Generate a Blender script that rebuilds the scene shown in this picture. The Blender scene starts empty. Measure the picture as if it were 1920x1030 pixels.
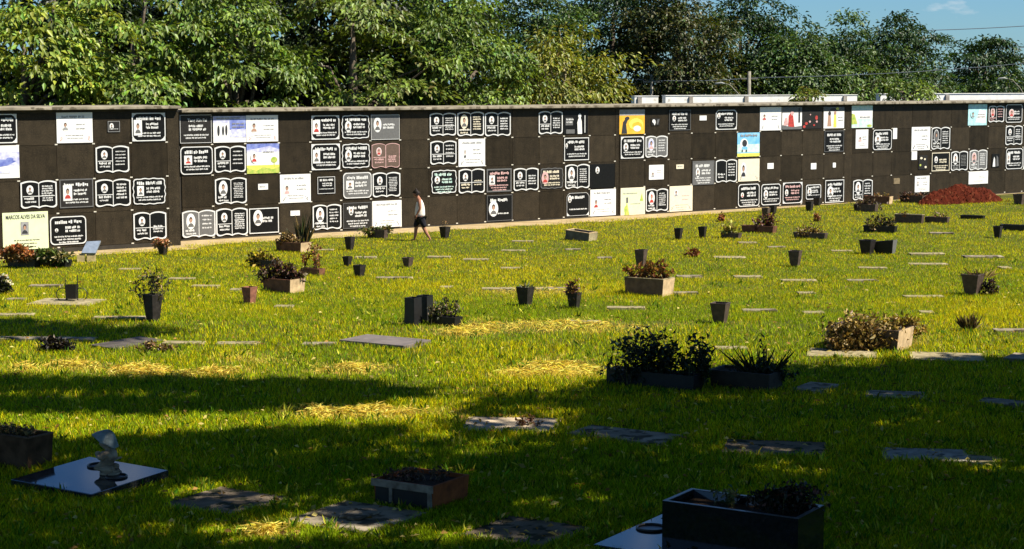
import bpy, bmesh, math, random
import numpy as np
from mathutils import Vector, Matrix
random.seed(7); RNG = np.random.default_rng(7)
S = bpy.context.scene
COL = S.collection
PI = math.pi
R = math.radians

# ------------------------------------------------------------------ camera and picture geometry (photo is 1920 x 1030)
F_PX, Y0, H = 3430.0, 149.0, 5.0
PHI = math.atan((515 - Y0) / F_PX)
FWD = np.array([0, math.cos(PHI), -math.sin(PHI)]); UPV = np.array([0, math.sin(PHI), math.cos(PHI)])
def ray(px, py): return FWD * F_PX + np.array([1., 0, 0]) * (px - 960) + UPV * (515 - py)
def G(px, py, z=0.0):
    d = ray(px, py); t = (z - H) / d[2]
    return np.array([d[0] * t, d[1] * t, z])
def at_depth(px, py, Y):
    d = ray(px, py); t = Y / d[1]
    return np.array([d[0] * t, Y, H + d[2] * t])
def scale_at(Y, z=0.0): return F_PX / (Y * math.cos(PHI) + (H - z) * math.sin(PHI))
def project(P):
    q = P - np.array([0, 0, H]); zc = q @ FWD
    return 960 + F_PX * q[..., 0] / zc, 515 - F_PX * (q @ UPV) / zc, zc

SUN_EL = R(50); _h = np.array([0.965, -0.262])
SUN = np.array([_h[0] * math.cos(SUN_EL), _h[1] * math.cos(SUN_EL), math.sin(SUN_EL)])
YAW = R(-31.5)                                   # the graves' rows
AX = np.array([math.cos(YAW), math.sin(YAW), 0]); AY = np.array([-math.sin(YAW), math.cos(YAW), 0])

# ------------------------------------------------------------------ materials
MATS = {}
def mat(name, col, rough=0.6, var=0.25, scale=8.0, bump=0.0, spec=0.4, metal=0.0, col2=None, detail=6, speck=None):
    if name in MATS: return MATS[name]
    m = bpy.data.materials.new(name); m.use_nodes = True; nt = m.node_tree; N = nt.nodes; L = nt.links
    b = N['Principled BSDF']; b.inputs['Roughness'].default_value = rough; b.inputs['Metallic'].default_value = metal
    b.inputs['Specular IOR Level'].default_value = spec
    tc = N.new('ShaderNodeTexCoord'); no = N.new('ShaderNodeTexNoise'); no.inputs['Scale'].default_value = scale; no.inputs['Detail'].default_value = detail
    L.new(tc.outputs['Object'], no.inputs['Vector'])
    rp = N.new('ShaderNodeValToRGB'); c2 = col2 or tuple(c * (1 - var) for c in col); c1 = tuple(min(1, c * (1 + var)) for c in col) if not col2 else col
    rp.color_ramp.elements[0].position = 0.32; rp.color_ramp.elements[1].position = 0.68
    rp.color_ramp.elements[0].color = (*c2, 1); rp.color_ramp.elements[1].color = (*c1, 1)
    L.new(no.outputs['Fac'], rp.inputs['Fac']); out = rp.outputs['Color']
    if speck:
        n2 = N.new('ShaderNodeTexNoise'); n2.inputs['Scale'].default_value = speck[0]; n2.inputs['Detail'].default_value = 3
        L.new(tc.outputs['Object'], n2.inputs['Vector'])
        r2 = N.new('ShaderNodeValToRGB'); r2.color_ramp.elements[0].position = speck[1]; r2.color_ramp.elements[1].position = speck[1] + .08
        L.new(n2.outputs['Fac'], r2.inputs['Fac'])
        mx = N.new('ShaderNodeMix'); mx.data_type = 'RGBA'; L.new(r2.outputs['Color'], mx.inputs['Factor'])
        L.new(out, mx.inputs['A']); mx.inputs['B'].default_value = (*speck[2], 1); out = mx.outputs['Result']
    L.new(out, b.inputs['Base Color'])
    if bump:
        bp = N.new('ShaderNodeBump'); bp.inputs['Strength'].default_value = bump; bp.inputs['Distance'].default_value = 0.02
        L.new(no.outputs['Fac'], bp.inputs['Height']); L.new(bp.outputs['Normal'], b.inputs['Normal'])
    MATS[name] = m; return m

def leafmat(name, trans=0.35, rough=0.45, spec=0.35):
    if name in MATS: return MATS[name]
    m = bpy.data.materials.new(name); m.use_nodes = True; nt = m.node_tree; N = nt.nodes; L = nt.links
    b = N['Principled BSDF']; b.inputs['Roughness'].default_value = rough; b.inputs['Specular IOR Level'].default_value = spec
    at = N.new('ShaderNodeAttribute'); at.attribute_name = 'tint'
    L.new(at.outputs['Color'], b.inputs['Base Color'])
    tr = N.new('ShaderNodeBsdfTranslucent'); 
    hs = N.new('ShaderNodeMix'); hs.data_type = 'RGBA'; hs.blend_type = 'MULTIPLY'; hs.inputs['Factor'].default_value = 1
    L.new(at.outputs['Color'], hs.inputs['A']); hs.inputs['B'].default_value = (1.25, 1.2, .5, 1); L.new(hs.outputs['Result'], tr.inputs['Color'])
    mx = N.new('ShaderNodeMixShader'); mx.inputs['Fac'].default_value = trans
    L.new(b.outputs['BSDF'], mx.inputs[1]); L.new(tr.outputs['BSDF'], mx.inputs[2])
    L.new(mx.outputs['Shader'], N['Material Output'].inputs['Surface'])
    MATS[name] = m; return m

# ------------------------------------------------------------------ objects
def tag(o, label=None, cat=None, group=None, kind=None):
    if label: o['label'] = label
    if cat: o['category'] = cat
    if group: o['group'] = group
    if kind: o['kind'] = kind
    return o
def empty(name, loc=(0, 0, 0), rz=0.0):
    o = bpy.data.objects.new(name, None); COL.objects.link(o); o.location = [float(c) for c in loc]; o.rotation_euler = (0, 0, rz); o.empty_display_size = .1; return o
def link(name, me, parent=None, loc=None, rz=0.0):
    o = bpy.data.objects.new(name, me); COL.objects.link(o)
    if parent: o.parent = parent
    if loc is not None: o.location = [float(c) for c in loc]
    if rz: o.rotation_euler = (0, 0, rz)
    return o
class MB:
    def __init__(s): s.v = []; s.f = []; s.m = []
    def add(s, vs, fs, mi=0):
        n = len(s.v); s.v += [tuple(float(c) for c in v) for v in vs]; s.f += [tuple(i + n for i in f) for f in fs]; s.m += [mi] * len(fs); return s
    def box(s, x0, x1, y0, y1, z0, z1, mi=0):
        return s.frust((x0, x1, y0, y1), z0, (x0, x1, y0, y1), z1, mi)
    def frust(s, a, z0, b, z1, mi=0, cap=True):
        vs = [(a[0], a[2], z0), (a[1], a[2], z0), (a[1], a[3], z0), (a[0], a[3], z0), (b[0], b[2], z1), (b[1], b[2], z1), (b[1], b[3], z1), (b[0], b[3], z1)]
        fs = [(0, 1, 5, 4), (1, 2, 6, 5), (2, 3, 7, 6), (3, 0, 4, 7), (0, 3, 2, 1)] + ([(4, 5, 6, 7)] if cap else [])
        return s.add(vs, fs, mi)
    def tube(s, pts, rad, n=8, mi=0, cap=True):
        pts = [Vector([float(c) for c in p]) for p in pts]; base = len(s.v); vs = []; fs = []
        rad = rad if hasattr(rad, '__len__') else [rad] * len(pts)
        for i, p in enumerate(pts):
            t = (pts[min(i + 1, len(pts) - 1)] - pts[max(i - 1, 0)]).normalized()
            u = t.cross(Vector((0.31, 0.2, 0.93)) if abs(t.z) < .9 else Vector((1, .1, 0))).normalized(); w = t.cross(u)
            for k in range(n):
                a = 2 * PI * k / n; vs.append(p + (u * math.cos(a) + w * math.sin(a)) * rad[i])
        for i in range(len(pts) - 1):
            for k in range(n):
                fs.append((i * n + k, i * n + (k + 1) % n, (i + 1) * n + (k + 1) % n, (i + 1) * n + k))
        if cap: fs.append(tuple(reversed(range(n)))); fs.append(tuple((len(pts) - 1) * n + k for k in range(n)))
        return s.add(vs, fs, mi)
    def prism(s, poly, y0, y1, mi=0):          # polygon in x,z (counter-clockwise seen from -y), front at y0 < y1
        n = len(poly)
        vs = [(x, y0, z) for x, z in poly] + [(x, y1, z) for x, z in poly]
        fs = [tuple(range(n)), tuple(reversed(range(n, 2 * n)))] + [((i + 1) % n, i, n + i, n + (i + 1) % n) for i in range(n)]
        return s.add(vs, fs, mi)
    def ring(s, po, pi_, y0, y1, mi=0):
        n = len(po); vs = [(x, y0, z) for x, z in po] + [(x, y0, z) for x, z in pi_] + [(x, y1, z) for x, z in po] + [(x, y1, z) for x, z in pi_]
        fs = []
        for i in range(n):
            j = (i + 1) % n
            fs += [(i, j, n + j, n + i), (j, i, 2 * n + i, 2 * n + j), (n + i, n + j, 3 * n + j, 3 * n + i)]
        return s.add(vs, fs, mi)
    def build(s, name, mats, parent=None, loc=None, rz=0.0, smooth=False, bevel=0.0):
        me = bpy.data.meshes.new(name); me.from_pydata(s.v, [], s.f)
        for m in (mats if isinstance(mats, (list, tuple)) else [mats]): me.materials.append(m)
        me.polygons.foreach_set('material_index', s.m)
        if smooth: me.polygons.foreach_set('use_smooth', [True] * len(s.f))
        me.update(); o = link(name, me, parent, loc, rz)
        if bevel:
            b = o.modifiers.new('bevel', 'BEVEL'); b.width = bevel; b.segments = 2; b.limit_method = 'ANGLE'
        return o
def np_mesh(name, V, faces, tint, m, parent=None, loc=None):
    """V (n,3); faces list of int arrays (k,3) / (k,4); tint (n,3)."""
    me = bpy.data.meshes.new(name); V = np.ascontiguousarray(V, dtype=np.float32)
    me.vertices.add(len(V)); me.vertices.foreach_set('co', V.ravel())
    idx = np.concatenate([f.ravel() for f in faces]).astype(np.int32); cnt = np.concatenate([np.full(len(f), f.shape[1], dtype=np.int32) for f in faces])
    me.loops.add(len(idx)); me.loops.foreach_set('vertex_index', idx)
    st = np.concatenate([[0], np.cumsum(cnt)[:-1]]).astype(np.int32)
    me.polygons.add(len(cnt)); me.polygons.foreach_set('loop_start', st)
    try: me.polygons.foreach_set('loop_total', cnt)
    except Exception: pass
    at = me.attributes.new('tint', 'FLOAT_COLOR', 'POINT')
    c = np.ones((len(V), 4), dtype=np.float32); c[:, :3] = tint; at.data.foreach_set('color', c.ravel())
    me.materials.append(m); me.update(calc_edges=True); me.validate(); return link(name, me, parent, loc)

def norm(a): return a / np.maximum(np.linalg.norm(a, axis=-1, keepdims=True), 1e-9)
def leaves(P, D, Nn, Ls, Ws, tint, fold=0.25):
    """diamond leaves folded along the midrib: base P, direction D, normal N"""
    D = norm(D); Sd = norm(np.cross(D, Nn)); Nn = np.cross(Sd, D)
    Ls = Ls[:, None]; Ws = Ws[:, None]
    b = P; t = P + D * Ls - Nn * Ls * .18; md = P + D * Ls * .45
    l = md + Sd * Ws * .5 + Nn * Ws * fold; r = md - Sd * Ws * .5 + Nn * Ws * fold
    V = np.stack([b, l, t, r], 1).reshape(-1, 3); n = len(P); k = np.arange(n)[:, None] * 4
    F = np.concatenate([k + np.array([[0, 2, 1]]), k + np.array([[0, 3, 2]])], 0)
    return V, F, np.repeat(tint, 4, 0)
def jitter_tint(base, n, v=0.3, alt=None, altp=0.2):
    c = np.array(base)[None] * (1 + v * RNG.normal(size=(n, 1))).clip(.35, 1.9)
    c = c * (1 + .12 * RNG.normal(size=(n, 3)))
    if alt is not None:
        k = RNG.random(n) < altp; c[k] = np.array(alt)[None] * (1 + v * RNG.normal(size=(k.sum(), 1))).clip(.4, 1.8)
    return c.clip(.002, .9)

# ------------------------------------------------------------------ trees
BARK = mat('bark', (.11, .085, .06), .9, .4, 14, .6)
PALEBARK = mat('pale_bark', (.42, .36, .22), .85, .3, 12, .4)
LEAF = leafmat('leaf', .22)
def sprays_to_mesh(C, Rd, flat, per, leaf, tint, alt=None, altp=.15, centre=None, droop=.5, shadevar=.35):
    """C (n,3) spray centres, each a flattened tilted disc of leaves that hang outwards"""
    n = len(C); out = norm((C - centre) * np.array([1, 1, .5])) if centre is not None else norm(RNG.normal(size=(n, 3)))
    a = norm(out * np.array([1, 1, 0]) + RNG.normal(size=(n, 3)) * .25); up = norm(np.array([0, 0, 1.]) + .45 * out + RNG.normal(size=(n, 3)) * .25)
    sd = norm(np.cross(up, a)); a = np.cross(sd, up)
    k = np.repeat(np.arange(n), per); m = len(k)
    u = RNG.normal(size=m) * .45; v = RNG.normal(size=m) * .45; w = RNG.normal(size=m) * flat - .25 * (u * u + v * v)
    P = C[k] + Rd[k, None] * (u[:, None] * a[k] * 1.25 + v[:, None] * sd[k] + w[:, None] * up[k])
    D = a[k] * (u[:, None] + .35) + sd[k] * v[:, None] * 1.1 + RNG.normal(size=(m, 3)) * .35 - np.array([0, 0, droop * .55])
    N = up[k] + RNG.normal(size=(m, 3)) * .30 + np.array([0, 0, .35])
    spr = (1 + shadevar * .5 * RNG.normal(size=n)).clip(.5, 1.6)
    T = jitter_tint(tint, m, shadevar * .6, alt, altp) * spr[k, None]
    L = leaf * (.65 + .7 * RNG.random(m)); return leaves(P, D, N, L, L * (.42 + .18 * RNG.random(m)), T.clip(.002, .8))
def tree(name, label, X, Y, z0, ztop, rx, ry, nspray, per, spr, leaf, tint, alt=None, altp=.15, group=None, bark=None, shell=.55, droop=.5, flat=.16, visible_limbs=False, lean=0, zlow=None, cat='tree'):
    root = empty(name, (X, Y, 0)); tag(root, label, cat, group)
    zc = (z0 + ztop) / 2; rz = (ztop - z0) / 2
    d = norm(RNG.normal(size=(nspray, 3))); rad = shell + (1 - shell) * RNG.random(nspray) ** .6
    lob = 1 + .16 * np.sin(d[:, 0] * 5 + X) * np.cos(d[:, 2] * 6 + Y) + .1 * RNG.normal(size=nspray)
    C = d * (rad * lob)[:, None] * np.array([rx, ry, rz]) + np.array([lean, 0, zc])
    V, F, T = sprays_to_mesh(C, spr * (.6 + .8 * RNG.random(nspray)), flat, per, leaf, tint, alt, altp, np.array([lean, 0, zc - rz * .4]), droop)
    np_mesh('crown', V, [F], T, LEAF, root)
    t = MB(); top = Vector((lean * .8, 0, z0 + rz * .9)); r0 = max(.12, .035 * ztop)
    t.tube([(0, 0, -.1), (lean * .15, .05, z0 * .5), (lean * .4, -.05, z0 + .1), top, (lean, .1, ztop - rz * .5)], [r0 * 1.25, r0, r0 * .85, r0 * .5, r0 * .15], 9)
    idx = RNG.choice(nspray, min(nspray, 46 if visible_limbs else 12), replace=False)
    for i in idx:
        e = Vector(C[i]); h = random.uniform(.35, 1.0); s0 = Vector((lean * .4 * h, 0, z0 * .7 + (top.z - z0 * .7) * h))
        mid = s0.lerp(e, .55) + Vector((random.uniform(-.3, .3), random.uniform(-.3, .3), .25 * rz * random.random()))
        w = r0 * random.uniform(.22, .4) if not visible_limbs else r0 * random.uniform(.18, .3); t.tube([s0, mid, e], [w, w * .6, w * .2], 6)
    t.build('trunk', bark or BARK, root, smooth=True); return root
SKYS, SUNE, EXPO = .055, 5.0, .9
# ------------------------------------------------------------------ wall geometry
def base_y(x): return 449 - .0576 * (x - 401)
O = G(401, base_y(401)); _e = G(1582, base_y(1582)); WD = norm(_e - O); WN = np.array([WD[1], -WD[0], 0.0])
WYAW = math.atan2(WD[1], WD[0])
OFF_A = float((G(330, 461) - O) @ WN)            # the left block stands nearer
def wall_sz(px, py, off=0.0):
    d = ray(px, py); c = np.array([0, 0, H]); t = ((O + WN * off - c) @ WN) / (d @ WN); p = c + d * t
    return float((p - O) @ WD), float(p[2])
def wall_pt(s, z, off=0.0): q = O + WD * s + WN * off; return np.array([q[0], q[1], z])
def wloc(s, off=0.0, z=0.0): return wall_pt(s, z, off)

GRANITE = mat('dark_granite', (.026, .0195, .0115), .6, .3, 3.0, 0, .12, col2=(.015, .0115, .007), speck=(52, .55, (.048, .037, .022)))
def weather(m, amt=.45, streak=.35):
    nt = m.node_tree; N, L = nt.nodes, nt.links; bs = N['Principled BSDF']; src = bs.inputs['Base Color'].links[0].from_socket
    oi = N.new('ShaderNodeObjectInfo'); ge = N.new('ShaderNodeNewGeometry'); mp = N.new('ShaderNodeMapping'); mp.inputs['Scale'].default_value = (5, 5, .55)
    L.new(ge.outputs['Position'], mp.inputs['Vector']); no = N.new('ShaderNodeTexNoise'); no.inputs['Scale'].default_value = 1.3; no.inputs['Detail'].default_value = 5; L.new(mp.outputs['Vector'], no.inputs['Vector'])
    m1 = N.new('ShaderNodeMath'); m1.operation = 'MULTIPLY_ADD'; L.new(oi.outputs['Random'], m1.inputs[0]); m1.inputs[1].default_value = amt; m1.inputs[2].default_value = 1 - amt * .5 - streak * .5
    m2 = N.new('ShaderNodeMath'); m2.operation = 'MULTIPLY_ADD'; L.new(no.outputs['Fac'], m2.inputs[0]); m2.inputs[1].default_value = streak * 2; L.new(m1.outputs[0], m2.inputs[2])
    m3 = N.new('ShaderNodeVectorMath'); m3.operation = 'SCALE'; L.new(src, m3.inputs[0]); L.new(m2.outputs[0], m3.inputs['Scale']); L.new(m3.outputs[0], bs.inputs['Base Color'])
    m4 = N.new('ShaderNodeMath'); m4.operation = 'MULTIPLY_ADD'; L.new(oi.outputs['Random'], m4.inputs[0]); m4.inputs[1].default_value = .2; m4.inputs[2].default_value = .42; L.new(m4.outputs[0], bs.inputs['Roughness'])
weather(GRANITE, .55, .5)
CORE = mat('wall_core', (.030, .024, .016), .8, .3, 4)
CONC = mat('roof_concrete', (.27, .235, .175), .9, .35, 2.2, .3, .15, speck=(4, .52, (.12, .10, .07)))
METAL = mat('clip_metal', (.62, .58, .48), .4, .15, 20, 0, .5)
BLACK = mat('plaque_black', (.009, .009, .009), .35, .2, 20, 0, .15)
CHARC = mat('plaque_charcoal', (.026, .024, .022), .4, .2, 20, 0, .15)
GREY = mat('plaque_grey', (.13, .128, .125), .45, .12, 20)
BROWN = mat('plaque_brown', (.12, .08, .06), .45, .15, 20)
WHITE = mat('plaque_white', (.80, .79, .76), .35, .04, 6)
OFFW = mat('lettering_white', (.70, .70, .68), .5, .06, 9)
DIM = mat('lettering_grey', (.30, .30, .29), .5, .1, 9)
CREAM = mat('plaque_cream', (.78, .70, .52), .4, .05, 6)
LIME = mat('plaque_pale_lime', (.72, .78, .48), .4, .06, 5)
INK = mat('ink_dark', (.03, .03, .035), .5, .2, 9)
INKG = mat('ink_grey', (.28, .28, .28), .5, .2, 9)
SKIN = mat('portrait_skin', (.42, .25, .17), .5, .15, 30)
HAIRM = mat('portrait_dark', (.035, .025, .02), .5, .2, 30)
RED = mat('picture_red', (.45, .05, .04), .5, .3, 12)
ORANGE = mat('picture_orange', (.85, .38, .03), .45, .3, 5, col2=(.80, .52, .06))
SKYB = mat('picture_sky', (.12, .42, .72), .45, .3, 4, col2=(.30, .58, .78))
DEEPB = mat('picture_blue', (.08, .11, .42), .45, .3, 5, col2=(.30, .36, .66))
LILAC = mat('picture_lilac', (.36, .36, .62), .45, .2, 7, col2=(.72, .74, .84))
PICG = mat('picture_green', (.26, .42, .06), .45, .3, 9, col2=(.55, .55, .12))
MINT = mat('picture_mint', (.42, .66, .58), .45, .2, 5, col2=(.70, .80, .72))
TEAL = mat('picture_teal', (.42, .70, .72), .45, .2, 5)
YELL = mat('picture_yellow', (.80, .72, .12), .45, .2, 9)
PINK = mat('picture_pink', (.62, .38, .36), .5, .2, 9)

# blocks of the wall: name, label, column edges in the photo, offset towards us
ZR = [wall_sz(640, y)[1] for y in (211, 266, 321, 376.6, 432)]
RF = .20
ROOF_B = wall_sz(800, 206, RF)[1]; ROOF_T = ROOF_B + .085
ZRA = [wall_sz(200, y, OFF_A)[1] for y in (211, 270, 335, 397, 460)]
ROOFA_B = wall_sz(250, 205, OFF_A + RF)[1]; ROOFA_T = ROOFA_B + .085
WALL = {}
def wall_block(key, label, cols, off, zr, rb, rt, s0, s1, depth=2.6):
    r = empty('burial_wall', wloc(s0, off), WYAW); tag(r, label, 'burial wall', 'blocks of the burial wall', 'thing')
    W = s1 - s0
    MB().box(0, W, .034, depth, -.2, rb - .001).build('core', CORE, r)
    MB().box(0, W, -RF, depth + .15, rb, rt).build('roof_slab', CONC, r, bevel=.012)
    MB().box(0, W, .004, .033, -.05, zr[4] - .006).build('plinth', CORE, r)
    MB().box(0, W, .004, .033, zr[0] + .006, rb - .002).build('lintel', CORE, r)
    ss = [wall_sz(x, 320, off)[0] - s0 for x in cols]
    for a, b in zip(ss[:-1], ss[1:]):
        for k in range(4):
            z1, z0 = zr[k], zr[k + 1]; m = MB(); d = random.uniform(0, .004)
            m.box(a + .006, b - .006, d, .032, z0 + .006, z1 - .006)
            m.box(b - .05, b + .03, -.006, d - .001, z0 - .005, z0 + .03, 1)
            m.build('niche_panel', [GRANITE, METAL], r)
    # pilaster strips at the ends
    if ss[0] > .12: MB().box(0, ss[0] - .006, -.004, .032, -.02, zr[0] - .004).build('pilaster', GRANITE, r)
    if W - ss[-1] > .05: MB().box(ss[-1] + .006, W - .004, -.004, .032, -.02, zr[0] - .004).build('pilaster', GRANITE, r)
    WALL[key] = r
sB0 = wall_sz(337.5, 320)[0]; sB1 = wall_sz(1160.5, 320)[0]; sD1 = wall_sz(1597, 320)[0]; sE1 = wall_sz(2120, 320)[0]
sA0 = wall_sz(-170, 320, OFF_A)[0]; sA1 = wall_sz(336.5, 320, OFF_A)[0]
wall_block('A', 'dark granite burial wall block at the left end, standing slightly forward', [-170, -105, -35, 35, 107, 177, 246.5, 314], OFF_A, ZRA, ROOFA_B, ROOFA_T, sA0, sA1)
wall_block('B', 'long dark granite burial wall block behind the walking person, widest of the four', [340.5, 399, 461, 524, 583, 639.5, 695.6, 751, 804, 857, 910, 961, 1011, 1057.6, 1105.6, 1153], 0, ZR, ROOF_B, ROOF_T, sB0, sB1 - .004)
wall_block('D', 'dark granite burial wall block with the blue beach plaque, in front of the white parapets', [1161.5, 1208.7, 1253.6, 1296.6, 1340.8, 1382, 1424.3, 1464, 1503.5, 1544.4, 1582], 0, ZR, ROOF_B + .002, ROOF_T + .002, sB1, sD1 - .004)
wall_block('E', 'dark granite burial wall block behind the red earth mound', [1597, 1636, 1671.5, 1708.7, 1745, 1781.7, 1816, 1851, 1885, 1917, 1950, 1983, 2015, 2047, 2080], 0, ZR, ROOF_B + .004, ROOF_T + .004, sD1, sE1)

# ------------------------------------------------------------------ memorial plaques
def outline(kind, w, h):
    p = []
    def L(ts, tx): return float(np.interp(tx, *zip(*ts)))
    if kind == 'book':
        n = 14; top = lambda t: h / 2 - .085 * h * (1 - max(0, math.sin(PI * min(t, 1))) ** .6) + (.02 * h if t > .93 else 0)
        bot = lambda t: -h / 2 + h * L([(0, 0), (.18, .045), (.4, .06), (.65, .015), (.82, .005), (.94, .035), (1, .09)], t)
        for i in range(2 * n + 1): x = -1 + i / n; p.append((x * w / 2, bot(abs(x))))
        for i in range(2 * n + 1): x = 1 - i / n; p.append((x * w / 2, top(abs(x))))
    elif kind == 'scallop':
        for i in range(56):
            a = 2 * PI * i / 56 - PI; c, s = math.cos(a), math.sin(a); q = (abs(c) ** 7 + abs(s) ** 7) ** (-1 / 7)
            k = 1 - .055 * (.5 + .5 * math.cos(12 * a)); p.append((c * q * k * w / 2, s * q * k * h / 2))
    elif kind == 'corner':
        k = .16 * h
        p = [(-w / 2 + k, -h / 2), (w / 2 - k, -h / 2), (w / 2 - k * .4, -h / 2 + k * .4), (w / 2, -h / 2 + k), (w / 2, h / 2 - k), (w / 2 - k * .4, h / 2 - k * .4), (w / 2 - k, h / 2), (-w / 2 + k, h / 2), (-w / 2 + k * .4, h / 2 - k * .4), (-w / 2, h / 2 - k), (-w / 2, -h / 2 + k), (-w / 2 + k * .4, -h / 2 + k * .4)]
    elif kind == 'round':
        r = .15 * h
        for cx, cz, a0 in ((-w / 2 + r, -h / 2 + r, PI), (w / 2 - r, -h / 2 + r, 1.5 * PI), (w / 2 - r, h / 2 - r, 0), (-w / 2 + r, h / 2 - r, .5 * PI)):
            for i in range(5): a = a0 + i * PI / 8; p.append((cx + r * math.cos(a), cz + r * math.sin(a)))
    else: p = [(-w / 2, -h / 2), (w / 2, -h / 2), (w / 2, h / 2), (-w / 2, h / 2)]
    return p
def inset(p, w, h, b): return [(x * (w - 2 * b) / w, z * (h - 2 * b) / h) for x, z in p]
def quad(m, x0, x1, z0, z1, y, mi=0, skew=0): m.add([(x0, y, z0), (x1, y, z0 + skew), (x1, y, z1 + skew), (x0, y, z1)], [(0, 1, 2, 3)], mi)
def ell(m, cx, cz, rx, rz, y, mi=0, n=18): m.add([(cx + rx * math.cos(2 * PI * i / n), y, cz + rz * math.sin(2 * PI * i / n)) for i in range(n)], [tuple(range(n))], mi)
def words(m, x0, x1, z, hh, y, fill=.9, mi=0):
    """one line of worn lettering: words made of short strokes"""
    x = x0; W = x1 - x0
    while x < x0 + W * fill:
        n = random.randint(2, 7); e = min(x + n * hh * .62, x1)
        while x < e - hh * .12:
            g = random.choice((.28, .42, .5)) * hh; t = random.random(); lo = 0 if t < .75 else .45
            quad(m, x, min(x + g, e), z + hh * lo * .5, z + hh * (1 - (.25 if random.random() < .4 else 0)), y); x += g + hh * .13
        x = e + hh * .45
YF = -.018
def portrait(root, cx, cz, rx, rz, shape='oval', bg=None, hair=None, cloth=None, skin=None, ringm=None):
    m = MB(); y = YF - .003
    if ringm is not False:
        if shape == 'oval': ell(m, cx, cz, rx * 1.14, rz * 1.12, y, 3)
        else: quad(m, cx - rx * 1.1, cx + rx * 1.1, cz - rz * 1.08, cz + rz * 1.08, y, 3)
    if shape == 'oval': ell(m, cx, cz, rx, rz, y - .0015, 0)
    else: quad(m, cx - rx, cx + rx, cz - rz, cz + rz, y - .0015, 0)
    # bust: shoulders, face, hair
    pts = [(cx + rx * .72 * math.cos(a), cz - rz * .78 + rz * .55 * max(0, math.sin(a))) for a in [i * PI / 8 for i in range(9)]]
    m.add([(x, y - .003, z) for x, z in pts], [tuple(range(9))], 2)
    ell(m, cx, cz + rz * .24, rx * .40, rz * .40, y - .004, 1); ell(m, cx, cz + rz * .12, rx * .29, rz * .30, y - .0055, 4)
    m.build('portrait', [bg or WHITE, hair or HAIRM, cloth or GREY, ringm or OFFW, skin or SKIN], root)
PLQ = []
ORD = ['first', 'second', 'third', 'fourth', 'fifth', 'sixth', 'seventh', 'eighth', 'ninth', 'tenth', 'eleventh', 'twelfth', 'thirteenth', 'fourteenth', 'fifteenth', 'sixteenth', 'seventeenth', 'eighteenth', 'nineteenth', 'twentieth']
REG = {1: (0, 180, 1094 / 340), 2: (320, 180, 1511 / 440), 3: (740, 180, 1679 / 440), 4: (1140, 160, 3.96), 5: (1400, 160, 3.961), 6: (1660, 160, 3.9615)}
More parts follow.
